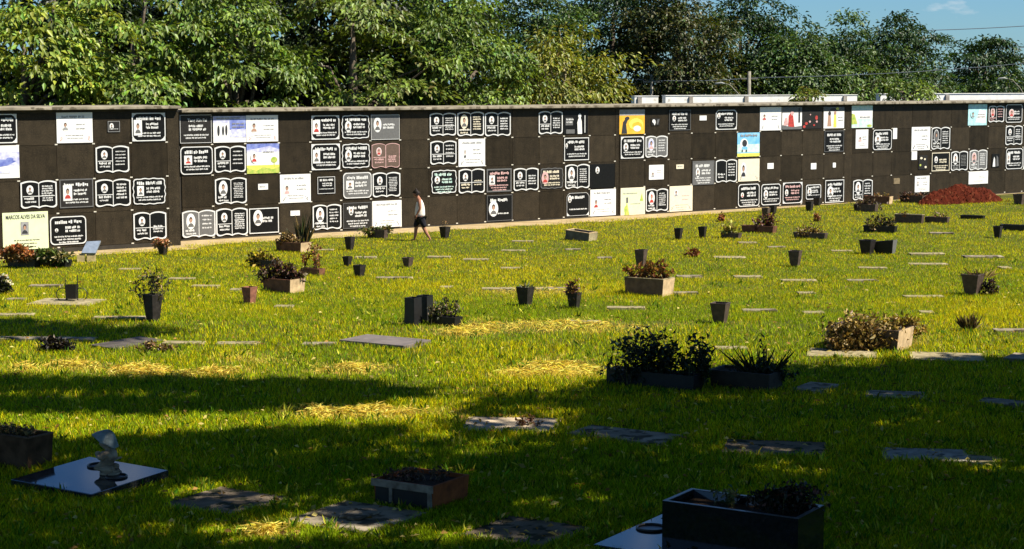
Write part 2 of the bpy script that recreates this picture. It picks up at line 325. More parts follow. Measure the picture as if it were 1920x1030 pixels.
def plaque(reg, x0, y0, x1, y1, kind, look=None, **k):
    ox, oy, sc = REG[reg]; x0, x1, y0, y1 = ox + x0 / sc, ox + x1 / sc, oy + y0 / sc, oy + y1 / sc
    off = (OFF_A if reg == 1 else 0) + .001
    xc, yc = (x0 + x1) / 2, (y0 + y1) / 2
    s0, s1 = wall_sz(x0, yc, off)[0], wall_sz(x1, yc, off)[0]; sl = abs((x1 - x0) * .03); 
    z1, z0 = wall_sz(xc, y0 + sl * .5, off)[1], wall_sz(xc, y1 - sl * .5, off)[1]
    w, h = s1 - s0, z1 - z0
    names = {'book': 'memorial_plaque', 'tag': 'number_tag'}
    plate_m = {'book': BLACK, 'rect': BLACK, 'round': BLACK, 'scallop': BLACK, 'corner': BLACK, 'white': WHITE, 'tag': WHITE}.get(kind, BLACK)
    plate_m = k.get('plate', plate_m); bm = k.get('border', OFFW); shape = k.get('shape', kind if kind in ('book', 'scallop', 'corner', 'round') else 'rect')
    po = outline(shape, w, h); m = MB()
    m.prism(po, YF, -.001)
    root = m.build(names.get(kind, 'memorial_plaque'), plate_m, None, wloc((s0 + s1) / 2, off, (z0 + z1) / 2), WYAW)
    root['category'] = 'plaque' if kind != 'tag' else 'tag'; root['group'] = 'memorial plaques on the burial wall' if kind != 'tag' else 'number tags on the burial wall'
    row = min(range(4), key=lambda i: abs((z0 + z1) / 2 - ((ZRA if reg == 1 else ZR)[i] + (ZRA if reg == 1 else ZR)[i + 1]) / 2)); row = k.get('row', row)
    PLQ.append((root, kind, look, row, xc))
    b = k.get('bw', .040 if kind == 'book' else .028); y = YF - .0025
    lm = k.get('ink', OFFW if plate_m in (BLACK, CHARC, GREY, BROWN, GRANITE) else INKG); dim = k.get('dim', lm)
    if kind in ('book', 'rect', 'round', 'scallop', 'corner') and k.get('bd', 1):
        m = MB(); g = k.get('gap', .006 if kind != 'book' else .004); pa = inset(po, w, h, g); m.ring(pa, inset(pa, w - 2 * g, h - 2 * g, b), YF - .006, YF - .0005)
        if kind == 'book':
            m.box(-.011, .011, YF - .005, YF - .0005, -h * .46, h * .40)
            if k.get('cross', 1):
                m.box(-w * .44, -.012, YF - .005, YF - .0005, -h * k.get('cz', .06) - .009, -h * k.get('cz', .06) + .009)
            if k.get('cross', 1) == 2: m.box(.012, w * .44, YF - .005, YF - .0005, -h * k.get('cz', .06) - .009, -h * k.get('cz', .06) + .009)
        if kind == 'corner':
            for sx in (-1, 1):
                for sz in ((-1, 1) if k.get('orn', 2) == 2 else (-1,)):
                    m.prism([(sx * w * .49, sz * h * .49), (sx * w * .36, sz * h * .49), (sx * w * .42, sz * h * .42), (sx * w * .49, sz * h * .33)][::sx * sz], YF - .004, YF - .0005)
        m.build('border', bm, root)
    tm = MB()
    if kind == 'book':
        if k.get('photo', 1):
            portrait(root, -w * .24, h * (.17 if not k.get('tall') else .10), w * (.085 if not k.get('tall') else .12), h * (.15 if not k.get('tall') else .26), 'oval', k.get('pbg'), k.get('phair'), k.get('pcloth'), ringm=k.get('pring'))
        zl = -h * .18 if not k.get('tall') else -h * .27
        words(tm, -w * .40, -w * .06, zl, h * .085, y, .85); words(tm, -w * .38, -w * .08, zl - h * .11, h * .06, y, .8)
        n = k.get('lines', 6); lz = k.get('ltop', .26)
        for i in range(n):
            zz = h * lz - i * h * (lz + .33) / n; a = random.uniform(.02, .05)
            words(tm, w * (.06 + a), w * (.42 - a), zz, h * k.get('lh', .055), y, .93)
    elif kind in ('rect', 'round', 'scallop', 'corner'):
        if k.get('title', 1): words(tm, -w * .36, w * .38, h * .24, h * .12, y, .9)
        if k.get('photo', 1):
            portrait(root, -w * k.get('px', .26), h * k.get('pz', .02), w * k.get('prx', .09), h * k.get('prz', .17), k.get('pshape', 'oval'), k.get('pbg'), k.get('phair'), k.get('pcloth'), ringm=k.get('pring'))
        if k.get('dates', 1):
            x = w * (-.08 if k.get('photo', 1) else -.22); words(tm, x, w * .32, h * .06, h * .085, y, .9); words(tm, x, w * .32, -h * .06, h * .085, y, .9)
        for i in range(k.get('low', 2)): words(tm, -w * (.38 - .06 * i), w * (.40 - .06 * i), -h * (.24 + .10 * i), h * .055, y, .95)
    elif kind == 'white':
        if k.get('title', 1) is True or k.get('title', 1) == 1: words(tm, -w * .36, w * .36, h * .32, h * .075, y, .9)
        if k.get('photo', 1): portrait(root, w * k.get('px', -.26), h * k.get('pz', .06), w * k.get('prx', .10), h * k.get('prz', .17), k.get('pshape', 'oval'), k.get('pbg', OFFW), k.get('phair'), k.get('pcloth', INKG), ringm=k.get('pring', False))
        if k.get('dates', 1): words(tm, w * .04, w * .36, h * .08, h * .05, y, .8); words(tm, w * .04, w * .36, -h * .06, h * .05, y, .8)
        for i in range(k.get('low', 2)): words(tm, -w * (.26 - .05 * i), w * (.30 - .04 * i), -h * (.27 + .09 * i), h * .032, y, .9)
        if k.get('orn', 1):
            o = MB()
            for sx in (-1, 1):
                for j in range(5): ell(o, sx * w * (.40 - .025 * j * random.random()), -h * (.42 - .03 * j), w * .022, h * .018, y, 0, 6)
            o.build('corner_ornament', k.get('ornm', INKG), root)
    elif kind == 'tag' and k.get('low', 1):
        words(tm, -w * .36, w * .36, -h * .12, h * .26, y, .9)
    elif kind == 'pic':
        pm = [PINK, *k['mats']]; m = MB()
        for i, (mi, sh, a) in enumerate(k['shapes']):
            yy = y - .0012 * i
            if sh == 'r': quad(m, w * a[0], w * a[1], h * a[2], h * a[3], yy, mi + 1)
            elif sh == 'e': ell(m, w * a[0], h * a[1], w * a[2], h * a[3], yy, mi + 1)
            elif sh == 'p': m.add([(w * px_, yy, h * pz_) for px_, pz_ in a], [tuple(range(len(a)))], mi + 1)
        m.build('picture', pm, root)
        for (a0, a1, az, ah) in k.get('txt', ()): words(tm, w * a0, w * a1, h * az, h * ah, y - .012, .9)
        if k.get('prt'): 
            p = k['prt']; portrait(root, w * p[0], h * p[1], w * p[2], h * p[3], 'oval', k.get('pbg'), k.get('phair'), k.get('pcloth'), ringm=k.get('pring', False)); root.children[-1].location.y = -.012
    for (t, cx, cz, size, mm) in k.get('fonts', ()):
        cu = bpy.data.curves.new('lettering', 'FONT'); cu.body = t; cu.size = size * h; cu.align_x = 'CENTER'; cu.align_y = 'CENTER'; cu.extrude = .001; cu.resolution_u = 3
        cu.materials.append(mm); cu.offset = .0025
        o = bpy.data.objects.new('lettering_source', cu); COL.objects.link(o)
        mw = k.get('fontw', .86) * w; bpy.context.view_layer.update()
        me = bpy.data.meshes.new_from_object(o.evaluated_get(bpy.context.evaluated_depsgraph_get())); dw = o.dimensions.x; bpy.data.objects.remove(o)
        o = link('lettering', me, root, (cx * w, YF - .004, cz * h)); o.rotation_euler = (PI / 2, 0, 0); o.scale.x = min(1, mw / dw)
    if tm.v: tm.build('lettering', lm, root)
    return root

P = plaque
P(1, -80, 105, 102, 290, 'corner', 'black plaque cut by the left photo edge, white line border', photo=0)
P(1, -75, 297, 115, 500, 'pic', 'white picture plaque with grey blue landscape, at the left photo edge', plate=WHITE, mats=[LILAC, DEEPB, INK], shapes=[(0, 'r', (-.5, .5, -.12, .3)), (1, 'p', [(-.5, -.2), (.1, -.12), (.42, .02), (.2, .06), (-.5, .1)]), (1, 'e', (.2, .08, .12, .05)), (0, 'r', (-.5, .2, -.35, -.28))])
P(1, 340, 97, 557, 287, 'white', 'white plaque with small dark portrait, above an empty panel', pbg=WHITE, ornm=PINK)
P(1, 648, 150, 722, 220, 'rect', 'small dark plaque with two pale shapes', title=0, dates=0, low=1, border=DIM, px=.18, prx=.15, prz=.25, bw=.012, plate=CHARC)
P(1, 793, 98, 997, 277, 'corner', 'black plaque with ornate corners and a portrait photo at its left', px=.32, prx=.11, prz=.25, pshape='rect', pz=-.02)
P(1, 575, 297, 778, 468, 'book', lines=5, lh=.04)
P(1, 122, 507, 342, 682, 'book', lines=7, cross=2)
P(1, 357, 497, 562, 678, 'rect', 'grey edged rectangular plaque with white and red portrait', border=GREY, pcloth=RED, prx=.12, prz=.25, pshape='rect', bw=.03, plate=CHARC)
P(1, 573, 497, 787, 672, 'book', lines=5, lh=.07)
P(1, 797, 490, 1000, 660, 'scallop', pshape='rect')
P(1, 15, 697, 290, 930, 'white', 'pale lime plaque with bold dark title and dark head silhouette', plate=LIME, title=0, px=-.02, pz=.06, prx=.09, prz=.18, phair=INK, pcloth=INK, pbg=INKG, ink=INK, dates=0, low=3, orn=0, fonts=[('MARCOS ALVES DA SILVA', 0, .37, .15, INK)], pshape='rect')
P(1, 300, 722, 520, 900, 'round', 'black rounded plaque with white lettering just right of the pale lime plaque', px=.32, prx=.04, prz=.06, low=3)
P(1, 803, 695, 1003, 872, 'book', lines=3, ltop=-.05, cross=2, tall=0)
P(2, 57, 118, 262, 308, 'rect', 'dark olive plaque with thin border and centred white text', plate=CHARC, photo=0, title=0, bw=.012, fonts=[('Tang Kin Fai', .05, .30, .15, OFFW)], low=2)
P(2, 272, 127, 482, 303, 'pic', 'blue and white sky plaque with dark standing silhouettes', plate=WHITE, mats=[DEEPB, LILAC, INK], shapes=[(1, 'r', (-.5, .5, .25, .5)), (0, 'r', (.0, .5, -.02, .38)), (1, 'p', [(0, -.3), (.5, -.32), (.5, 0), (.05, 0)]), (2, 'e', (-.34, -.05, .035, .2)), (2, 'e', (-.2, -.05, .03, .18)), (2, 'e', (-.1, -.03, .03, .2))], txt=[(.08, .45, .18, .06), (.08, .45, .06, .06), (-.4, .4, .40, .05)])
P(2, 485, 122, 690, 298, 'white', 'white plaque with a long haired portrait, above the meadow picture plaque', pcloth=SKIN, prx=.11, prz=.22, pbg=OFFW, ornm=PINK)
P(2, 60, 322, 270, 510, 'round', 'black rounded plaque with red portrait, under the olive plaque', pcloth=RED, pshape='rect', prx=.11, prz=.15)
P(2, 280, 318, 482, 497, 'book', lines=4, lh=.045, cross=1)
P(2, 488, 305, 697, 502, 'pic', 'picture plaque of blue sky and yellow green meadow with oval portrait', plate=WHITE, mats=[DEEPB, LILAC, PICG, YELL], shapes=[(1, 'r', (-.5, .5, .22, .5)), (0, 'p', [(-.5, .3), (-.1, .36), (.2, .42), (.5, .3), (.5, .5), (-.5, .5)]), (3, 'r', (-.5, .5, -.5, -.22)), (2, 'p', [(-.5, -.5), (.5, -.5), (.5, -.28), (.3, -.36), (0, -.28), (-.2, -.4), (-.5, -.3)]), (2, 'e', (.34, -.05, .10, .10)), (2, 'r', (.33, .35, -.3, 0))], prt=(-.28, .05, .10, .19), pcloth=RED, txt=[(0, .35, .2, .05)])
P(2, 283, 522, 488, 700, 'book', tall=1, lines=9, lh=.035, cross=0)
P(2, 562, 565, 625, 605, 'tag', 'small white number tag in the middle of an empty panel, right of a book plaque')
P(2, 703, 502, 900, 690, 'white', 'white plaque with red brown portrait, left of the small framed plaque', pshape='rect', px=-.28, pz=-.02, pcloth=PINK, prx=.11, prz=.2)
P(2, 72, 732, 287, 915, 'book', 'grey open book plaque with white oval portrait', plate=GREY, tall=1, lines=4, cross=0)
P(2, 290, 718, 495, 905, 'book', lines=8, lh=.05)
P(2, 503, 718, 695, 888, 'rect', 'black plaque with white oval portrait and white clouds along its foot', px=.2, prx=.14, prz=.28, pz=.12, title=0, low=0, extra=1)
P(2, 770, 738, 830, 772, 'tag', 'blank white tag above the tall spiky plant', low=0)
P(2, 903, 122, 1085, 285, 'corner', px=.32, prx=.12, prz=.26, pshape='rect', pcloth=RED)
P(2, 1097, 118, 1280, 280, 'scallop', prx=.10, prz=.2)
P(2, 1287, 118, 1472, 285, 'rect', 'grey plaque with white oval portrait and line border', plate=GREY, px=.27, pz=.1, prx=.12, prz=.27, low=0, title=0, bw=.012)
P(2, 903, 305, 1090, 480, 'corner', px=.32, prx=.11, prz=.24, pshape='rect')
P(2, 1098, 302, 1283, 470, 'scallop', prx=.10, prz=.2)
P(2, 1292, 302, 1472, 468, 'book', 'brown grey open book plaque with reddish portraits', plate=BROWN, border=PINK, pbg=PINK, pcloth=RED, ink=PINK, lines=4, ltop=-.05, bw=.018)
P(2, 943, 518, 1057, 632, 'rect', 'small framed black plaque centred on its panel', photo=0, bw=.014, low=1)
P(2, 1108, 490, 1292, 662, 'round', 'mid grey plaque with white title and square portrait', plate=GREY, pshape='rect', prx=.12, prz=.16)
P(2, 1298, 488, 1477, 655, 'book', tall=0, lines=9, lh=.035)
P(2, 912, 695, 1097, 865, 'book', tall=1, lines=5, cross=1, cz=.24, pbg=WHITE, pring=WHITE)
P(2, 1108, 683, 1292, 855, 'rect', 'dark grey plaque split in two pages with thin border', plate=CHARC, border=GREY, prx=.07, prz=.15, px=.22, pz=.18, bw=.016, low=3)
P(2, 1297, 672, 1485, 848, 'white', 'white plaque with bold title left of the walking person', photo=0, ornm=INKG, px=-.2)
P(3, 248, 118, 437, 290, 'book', lines=6, cross=2, lh=.045, ltop=.24)
P(3, 445, 110, 637, 292, 'book', 'black open book plaque with large cream oval portrait', tall=1, pbg=CREAM, pring=CREAM, lines=6, cross=1, cz=.24, ink=CREAM)
P(3, 643, 112, 828, 292, 'book', lines=5, lh=.06, ltop=.2)
P(3, 1028, 105, 1200, 278, 'book', lines=5, ltop=.15)
P(3, 1207, 105, 1380, 275, 'pic', 'black plaque with tall white standing figure', mats=[WHITE, GREY, OFFW], shapes=[(1, 'r', (-.42, -.12, -.12, .2)), (0, 'p', [(.08, -.5), (.26, -.5), (.24, .05), (.2, .2), (.12, .2), (.06, 0)]), (0, 'e', (.16, .28, .06, .10)), (2, 'r', (.36, .39, -.45, .3)), (1, 'r', (-.4, -.05, -.48, -.3))], txt=[(-.4, -.1, .1, .07), (-.4, -.1, -.02, .07)])
P(3, 252, 317, 440, 495, 'book', lines=4, cross=2, pbg=WHITE)
P(3, 455, 305, 645, 508, 'white', 'white plaque with slim dark figure and title', pshape='oval', prx=.05, prz=.2, pz=-.02, phair=INK, pcloth=INK, pbg=WHITE)
P(3, 1210, 295, 1388, 465, 'rect', 'black plaque with wide white title over a ruled lower panel', px=.4, prx=.04, prz=.1, pz=.15, low=2)
P(3, 258, 525, 443, 703, 'scallop', 'black wavy edged plaque with pale green text block', prx=.09, prz=.14, pz=.08, ink=MINT, low=3)
P(3, 448 + 7, 517, 642, 700, 'book', lines=2, lh=.05, ltop=-.02, cross=2, ink=CREAM)
P(3, 655, 517, 835, 690, 'rect', 'grey framed black plaque with orange dates', border=GREY, bw=.05, pshape='rect', prx=.10, prz=.18, px=.28, ink=PINK, low=3)
P(3, 848, 512, 1027, 682, 'book', lines=4, lh=.06, ltop=.12)
P(3, 1037, 510, 1205, 668, 'scallop', 'dark wavy plaque with orange oval portrait', plate=CHARC, border=GREY, pbg=PINK, pring=PINK, pcloth=RED, prx=.13, prz=.26, px=.28, ink=CREAM)
P(3, 1217, 485, 1392, 667, 'book', tall=1, lines=7, lh=.045, cross=1, cz=.2)
P(3, 1395, 485, 1573, 660, 'rect', 'plain glossy black plaque with tiny oval portrait', bd=0, title=0, dates=0, low=0, px=.2, pz=.25, prx=.07, prz=.13)
P(3, 657, 705, 840, 898, 'rect', 'black plaque with white oval portrait beside a grey globe shape', prx=.16, prz=.27, px=.24, pz=-.02, low=1, globe=1, dates=0, bw=.018, border=GREY)
P(3, 1228, 690, 1390, 860, 'corner', 'black plaque with white triangles in its lower corners', px=.36, prx=.07, prz=.14, pz=.24, dates=0, low=1, orn=1, bw=.010)
P(3, 1398, 665, 1580, 860, 'white', 'white plaque with small red dressed portrait and bold title', pcloth=RED, prx=.10, prz=.2, px=-.28, pz=-.02)
P(4, 83, 178, 270, 365, 'pic', 'orange sunset picture plaque with dark palm silhouette', plate=ORANGE, mats=[ORANGE, YELL, INK, WHITE, INKG], shapes=[(4, 'r', (-.5, .5, .26, .5)), (1, 'e', (.15, -.1, .28, .24)), (0, 'e', (.2, -.16, .2, .15)), (3, 'e', (.2, -.28, .15, .12)), (2, 'p', [(-.42, -.48), (-.2, -.48), (-.24, -.1), (-.12, .2), (-.2, .22), (-.36, .0)]), (2, 'e', (-.2, .14, .09, .07))])  # grey top band paints the roof slab's shadow on the plaque
P(4, 320, 245, 380, 300, 'pic', 'small dark plaque with white heart shaped photo', plate=CHARC, mats=[WHITE, GREY], shapes=[(0, 'e', (-.2, .1, .2, .25)), (0, 'p', [(-.3, 0), (-.1, -.5), (.05, 0)]), (1, 'p', [(.2, .3), (.5, .4), (.3, -.4), (.15, -.3)])])
P(4, 450, 180, 612, 338, 'rect', pshape='oval', prx=.07, prz=.12, pz=.08, low=3, border=GREY, bw=.018)
P(4, 678, 225, 730, 262, 'tag', 'blank white tag between two framed black plaques', low=0)
P(4, 797, 180, 955, 333, 'corner', prx=.07, prz=.12, pz=.2, px=.36, orn=1, low=2)
P(4, 92, 377, 265, 547, 'corner', px=.28, prx=.09, prz=.17)
P(4, 275, 372, 440, 540, 'book', 'grey mauve open book plaque with dark heart', plate=GREY, pbg=LILAC, tall=1, lines=5, pcloth=PINK)
P(4, 303, 590, 412, 702, 'white', 'small square white plaque with dark portrait at its lower left', px=-.25, pz=-.15, prx=.13, prz=.2, title=0, low=0, orn=0)
P(4, 505, 588, 560, 622, 'tag', 'pale worn tag right of the small square white plaque', plate=CREAM)
P(4, 625, 560, 787, 742, 'rect', 'steel grey plaque with black title band', plate=GREY, border=GREY, prx=.08, prz=.18, low=3)
P(4, 797, 548, 955, 725, 'book', 'black open book plaque with dark praying figure', photo=0, lines=5, cross=0, lh=.055)
P(4, 958, 350, 1123, 532, 'pic', 'bright blue beach picture plaque with yellow foot', plate=SKYB, mats=[SKYB, DEEPB, YELL, WHITE, INK, MINT], shapes=[(5, 'r', (-.5, .5, -.32, .02)), (2, 'r', (-.5, .5, -.5, -.36)), (3, 'e', (-.2, .02, .18, .24)), (4, 'e', (-.18, .06, .11, .15)), (0, 'r', (-.3, -.06, -.2, -.08)), (4, 'e', (-.28, -.26, .03, .05)), (4, 'e', (-.1, -.26, .03, .05))], txt=[(-.36, .44, .34, .10)])
P(4, 965, 545, 1122, 715, 'white', 'cream plaque with long haired portrait, directly under the beach plaque', plate=CREAM, title=0, prx=.14, prz=.36, px=-.26, pz=0, phair=HAIRM, pcloth=INK, low=0, dates=0)
P(4, 92, 758, 273, 965, 'pic', 'pale plaque painted with green plants', plate=CREAM, mats=[PICG, GREY, LIME, INKG], shapes=[(2, 'r', (-.44, .44, -.46, .44)), (0, 'p', [(-.35, -.5), (-.15, -.5), (-.25, 0)]), (0, 'e', (-.3, -.3, .06, .14)), (0, 'p', [(.28, 0), (.42, 0), (.36, .28)]), (1, 'r', (-.28, -.2, -.05, .15))], txt=[(-.4, .2, .28, .04), (-.1, .3, -.1, .03)], ink=INKG)
P(4, 278, 765, 443, 940, 'book', 'black open book plaque with red robed oval portrait', tall=1, pcloth=RED, phair=RED, lines=7, lh=.045, cross=0)
P(4, 455, 745, 625, 938, 'white', 'beige plaque covered in lines of brown text', plate=CREAM, px=-.22, prx=.09, prz=.15, pz=.22, title=0, low=3, ink=PINK)
P(4, 963, 730, 1122, 903, 'round', px=.3, prx=.06, prz=.10, pcloth=RED, low=3)
P(5, 97, 160, 255, 338, 'white', 'white plaque with red brown oval portrait, upper right of the beach plaque', px=-.3, pcloth=RED, prx=.11, prz=.16, pz=.08, low=0, title=0)
P(5, 262, 160, 408, 330, 'pic', 'white picture plaque with red dressed figures', plate=WHITE, mats=[RED, PINK, GREY, INK], shapes=[(2, 'r', (-.5, .5, .25, .5)), (0, 'p', [(-.2, -.4), (.12, -.4), (.05, .1), (-.05, .3), (-.18, .1)]), (1, 'e', (.0, .22, .08, .10)), (1, 'p', [(-.45, -.35), (-.2, -.3), (-.25, .05), (-.36, 0)]), (3, 'r', (.32, .4, -.2, .45)), (2, 'p', [(-.5, -.5), (.5, -.5), (.5, -.35), (0, -.4), (-.5, -.3)])])
P(5, 412, 190, 555, 325, 'pic', 'dark plaque scattered with small red flowers', plate=CHARC, mats=[RED, PINK], shapes=[(0, 'e', (-.3, -.2, .08, .08)), (0, 'e', (-.4, -.38, .07, .08)), (1, 'e', (-.12, -.1, .05, .06)), (0, 'e', (.22, .12, .07, .12)), (1, 'e', (.24, -.1, .05, .06)), (0, 'e', (.1, -.3, .05, .05)), (1, 'e', (-.1, .3, .03, .04))])
P(5, 570, 160, 722, 322, 'pic', 'white picture plaque with golden figures and floral top', plate=WHITE, mats=[YELL, HAIRM, SKIN, GREY], shapes=[(3, 'r', (-.5, .5, .3, .5)), (1, 'e', (.0, .38, .2, .08)), (2, 'p', [(-.32, -.4), (-.12, -.4), (-.18, .2), (-.28, .15)]), (1, 'e', (-.22, .2, .07, .10)), (0, 'p', [(-.02, -.45), (.12, -.45), (.1, .15), (0, .15)]), (2, 'e', (.05, .22, .06, .09)), (0, 'e', (.16, .42, .08, .06))], txt=[(.2, .45, .0, .05), (.2, .45, -.14, .05)], ink=INKG)
P(5, 778, 148, 932, 318, 'pic', 'pale mint green landscape plaque with white sky', plate=MINT, mats=[MINT, WHITE, PICG, GREY], shapes=[(1, 'r', (-.5, .5, -.1, .3)), (0, 'r', (-.5, .5, .28, .5)), (2, 'p', [(-.5, -.4), (-.2, -.42), (-.36, .1), (-.5, .14)]), (0, 'p', [(-.5, -.5), (.5, -.5), (.5, -.25), (-.5, -.35)]), (2, 'e', (.35, -.42, .12, .06))], txt=[(-.1, .4, -.05, .06)], ink=INKG)
P(5, 575, 335, 720, 497, 'rect', bw=.02, border=GREY, photo=0, low=3)
P(5, 808, 328, 900, 472, 'white', 'narrow tilted white plaque with dark portrait', prx=.18, prz=.16, px=-.15, pz=.0, phair=INK, pcloth=PINK, orn=0, title=0)
P(5, 935, 327, 1075, 483, 'round', 'black rounded plaque filled with large white script', px=.24, prx=.14, prz=.2, pbg=WHITE, low=3)
P(6, 55, 318, 85, 400, 'tag', 'small pair of white stickers beside the rounded script plaque', low=0)
P(5, 152, 578, 198, 622, 'tag', 'square white tag on an empty panel, right of the cream portrait plaque', low=0)
P(5, 475, 578, 515, 625, 'tag', 'square white tag on an empty panel, left of an oval white tag', low=0)
P(5, 638, 575, 660, 612, 'tag', 'narrow white oval tag on an empty panel', low=0, shape='round')
P(5, 105, 730, 250, 892, 'round', prx=.10, prz=.18, pcloth=GREY)
P(5, 265, 718, 412, 880, 'corner', prx=.07, prz=.14, ink=PINK, orn=2, px=.3, title=1)
P(5, 437, 735, 550, 850, 'round', 'small black plaque with oval portrait, just above two black pots', prx=.12, prz=.22, low=1)
P(5, 580, 700, 720, 873, 'rect', prx=.14, prz=.22, px=.22, low=3, pz=-.02)
P(5, 787, 697, 932, 855, 'book', tall=1, pbg=WHITE, pring=WHITE, lines=5, lh=.06)
P(6, 193, 308, 330, 485, 'white', 'white plaque with faint grey branches and corner clips', photo=0, px=0, ornm=INK, low=3)
P(6, 340, 308, 478, 480, 'book', tall=1, lines=6, pbg=GREY, lh=.05)
P(6, 193, 490, 233, 555, 'tag', 'narrow white tag under the plaque with faint branches', low=0)
P(6, 245, 520, 310, 625, 'pic', 'small dark plaque with pale flowers', plate=CHARC, mats=[PICG, CREAM], shapes=[(1, 'e', (-.2, .3, .14, .08)), (1, 'e', (.2, .22, .10, .07)), (0, 'e', (-.3, -.2, .10, .08)), (1, 'e', (.3, -.35, .12, .08))])
P(6, 342, 497, 475, 640, 'rect', 'black plaque with cream border and cream foot', border=CREAM, title=0, prx=.08, prz=.16, pz=.12, ink=CREAM, low=3, bw=.03)
P(6, 485, 487, 610, 637, 'book', tall=1, lines=8, lh=.03, pbg=WHITE, ink=DIM)
P(6, 622, 477, 753, 633, 'book', 'greyish pink open book plaque with pink portrait', plate=GREY, tall=1, pbg=PINK, pring=OFFW, lines=7, lh=.05)
P(6, 790, 510, 845, 610, 'pic', 'small dark plaque with white praying statue', plate=BLACK, mats=[WHITE, GREY], shapes=[(0, 'p', [(-.4, -.45), (-.05, -.45), (-.1, .1), (-.2, .3), (-.3, .1)]), (1, 'p', [(.1, -.45), (.4, -.4), (.3, .25), (.1, .4)])])
P(6, 893, 467, 1018, 625, 'round', 'black rounded plaque with white portrait strip at its left', pshape='rect', px=.34, prx=.08, prz=.25, low=2)
P(6, 890, 297, 1015, 447, 'book', tall=0, lines=6, lh=.05, cross=2)
P(6, 613, 140, 752, 300, 'pic', 'pale teal plaque with grey portrait', plate=TEAL, mats=[WHITE, TEAL, INKG], shapes=[(0, 'p', [(-.1, -.35), (.45, -.4), (.45, .2), (.1, .25)]), (1, 'r', (-.5, .5, .3, .5))], prt=(-.26, .02, .12, .17), pbg=TEAL, phair=INK, pcloth=INKG, txt=[(.0, .4, .0, .05), (.0, .4, -.12, .05)], ink=INKG)
P(6, 765, 150, 880, 278, 'book', 'black open book plaque with pink portraits, next to the teal plaque', tall=1, pcloth=RED, pbg=PINK, lines=4, ink=PINK, cross=0)
P(6, 892, 140, 1015, 280, 'round', 'black rounded plaque with red figures, rightmost in the top row', pcloth=RED, pbg=PINK, px=.15, prx=.14, prz=.2, title=0, low=2)
P(6, 217, 672, 325, 795, 'white', 'square white plaque with faint portrait left of the red earth mound', prx=.10, prz=.2, phair=INKG, pbg=WHITE, px=-.3, orn=0)
P(6, 617, 637, 760, 735, 'white', 'white plaque half hidden behind the red earth mound', photo=0, title=0, low=2, orn=0)
P(6, 60, 690, 105, 735, 'tag', 'tarnished beige bracket on an otherwise empty panel', plate=mat('tarnished_tag', (.20, .15, .08), .6, .3, 10), low=0)
P(6, 1022, 462, 1130, 625, 'corner', 'black plaque cut by the right photo edge', low=2)
ROWN = ['top', 'second', 'third', 'bottom']
from collections import defaultdict
_g = defaultdict(list)
for t in PLQ: _g[(t[1], t[3])].append(t) if not t[2] else None
KN = {'book': ('black open book plaque', 'plain book'), 'rect': ('black plaque with thin pale border', 'thin bordered one'), 'round': ('black rounded border plaque', 'such plaque'), 'scallop': ('black plaque with white scalloped border', 'scalloped one'), 'corner': ('black ornate cornered plaque', 'such plaque')}
for (kd, row), l in _g.items():
    l.sort(key=lambda t: t[4])
    for i, t in enumerate(l):
        a, b = KN[kd]
        t[0]['label'] = f'{a}, ' + (f'{ORD[i]} {b} from the left, {ROWN[row]} row' if len(l) > 1 else f'the only {b} in the {ROWN[row]} row')
for t in PLQ:
    if t[2]: t[0]['label'] = t[2] + ('' if 'row' in t[2] or len(t[2].split()) > 12 else f', {ROWN[t[3]]} row')
# ------------------------------------------------------------------ ground, path, sky
def noise2(x, y, cell, seed):
    r = np.random.default_rng(seed); T = r.random((256, 256)); u, v = x / cell, y / cell
    i, j = np.floor(u).astype(int), np.floor(v).astype(int); a, b = u - i, v - j; a = a * a * (3 - 2 * a); b = b * b * (3 - 2 * b)
    g = lambda p, q: T[p % 256, q % 256]
    return (g(i, j) * (1 - a) + g(i + 1, j) * a) * (1 - b) + (g(i, j + 1) * (1 - a) + g(i + 1, j + 1) * a) * b
SOIL = mat('lawn_soil', (.10, .095, .02), .95, .3, .9, .3, .1, col2=(.050, .060, .010))
m = MB(); m.add([(-700, -60, 0), (700, -60, 0), (700, 1600, 0), (-700, 1600, 0)], [(0, 1, 2, 3)])
tag(m.build('ground', SOIL), kind='structure')
PATHM = mat('path_dirt', (.46, .35, .20), .95, .25, 1.6, .4, .05, col2=(.30, .22, .11), speck=(6, .62, (.26, .20, .08)))
m = MB(); pts = []
n = 80
for i in range(n + 1):
    s = sA0 + (sE1 - sA0) * i / n; w = 1.6 + .18 * math.sin(i * 1.7) + .2 * random.random(); o0 = (OFF_A if s < sA1 else 0)
    if s < sA1: w = 1.25 + .2 * random.random()
    if s > sB1: w *= max(.12, 1 - (s - sB1) * .075)
    pts.append((wall_pt(s, .004, o0 + .06 - .1), wall_pt(s, .004, o0 + w)))
m.add([p for q in pts for p in q], [(2 * i, 2 * i + 1, 2 * i + 3, 2 * i + 2) for i in range(n)])
tag(m.build('path', PATHM), kind='structure')

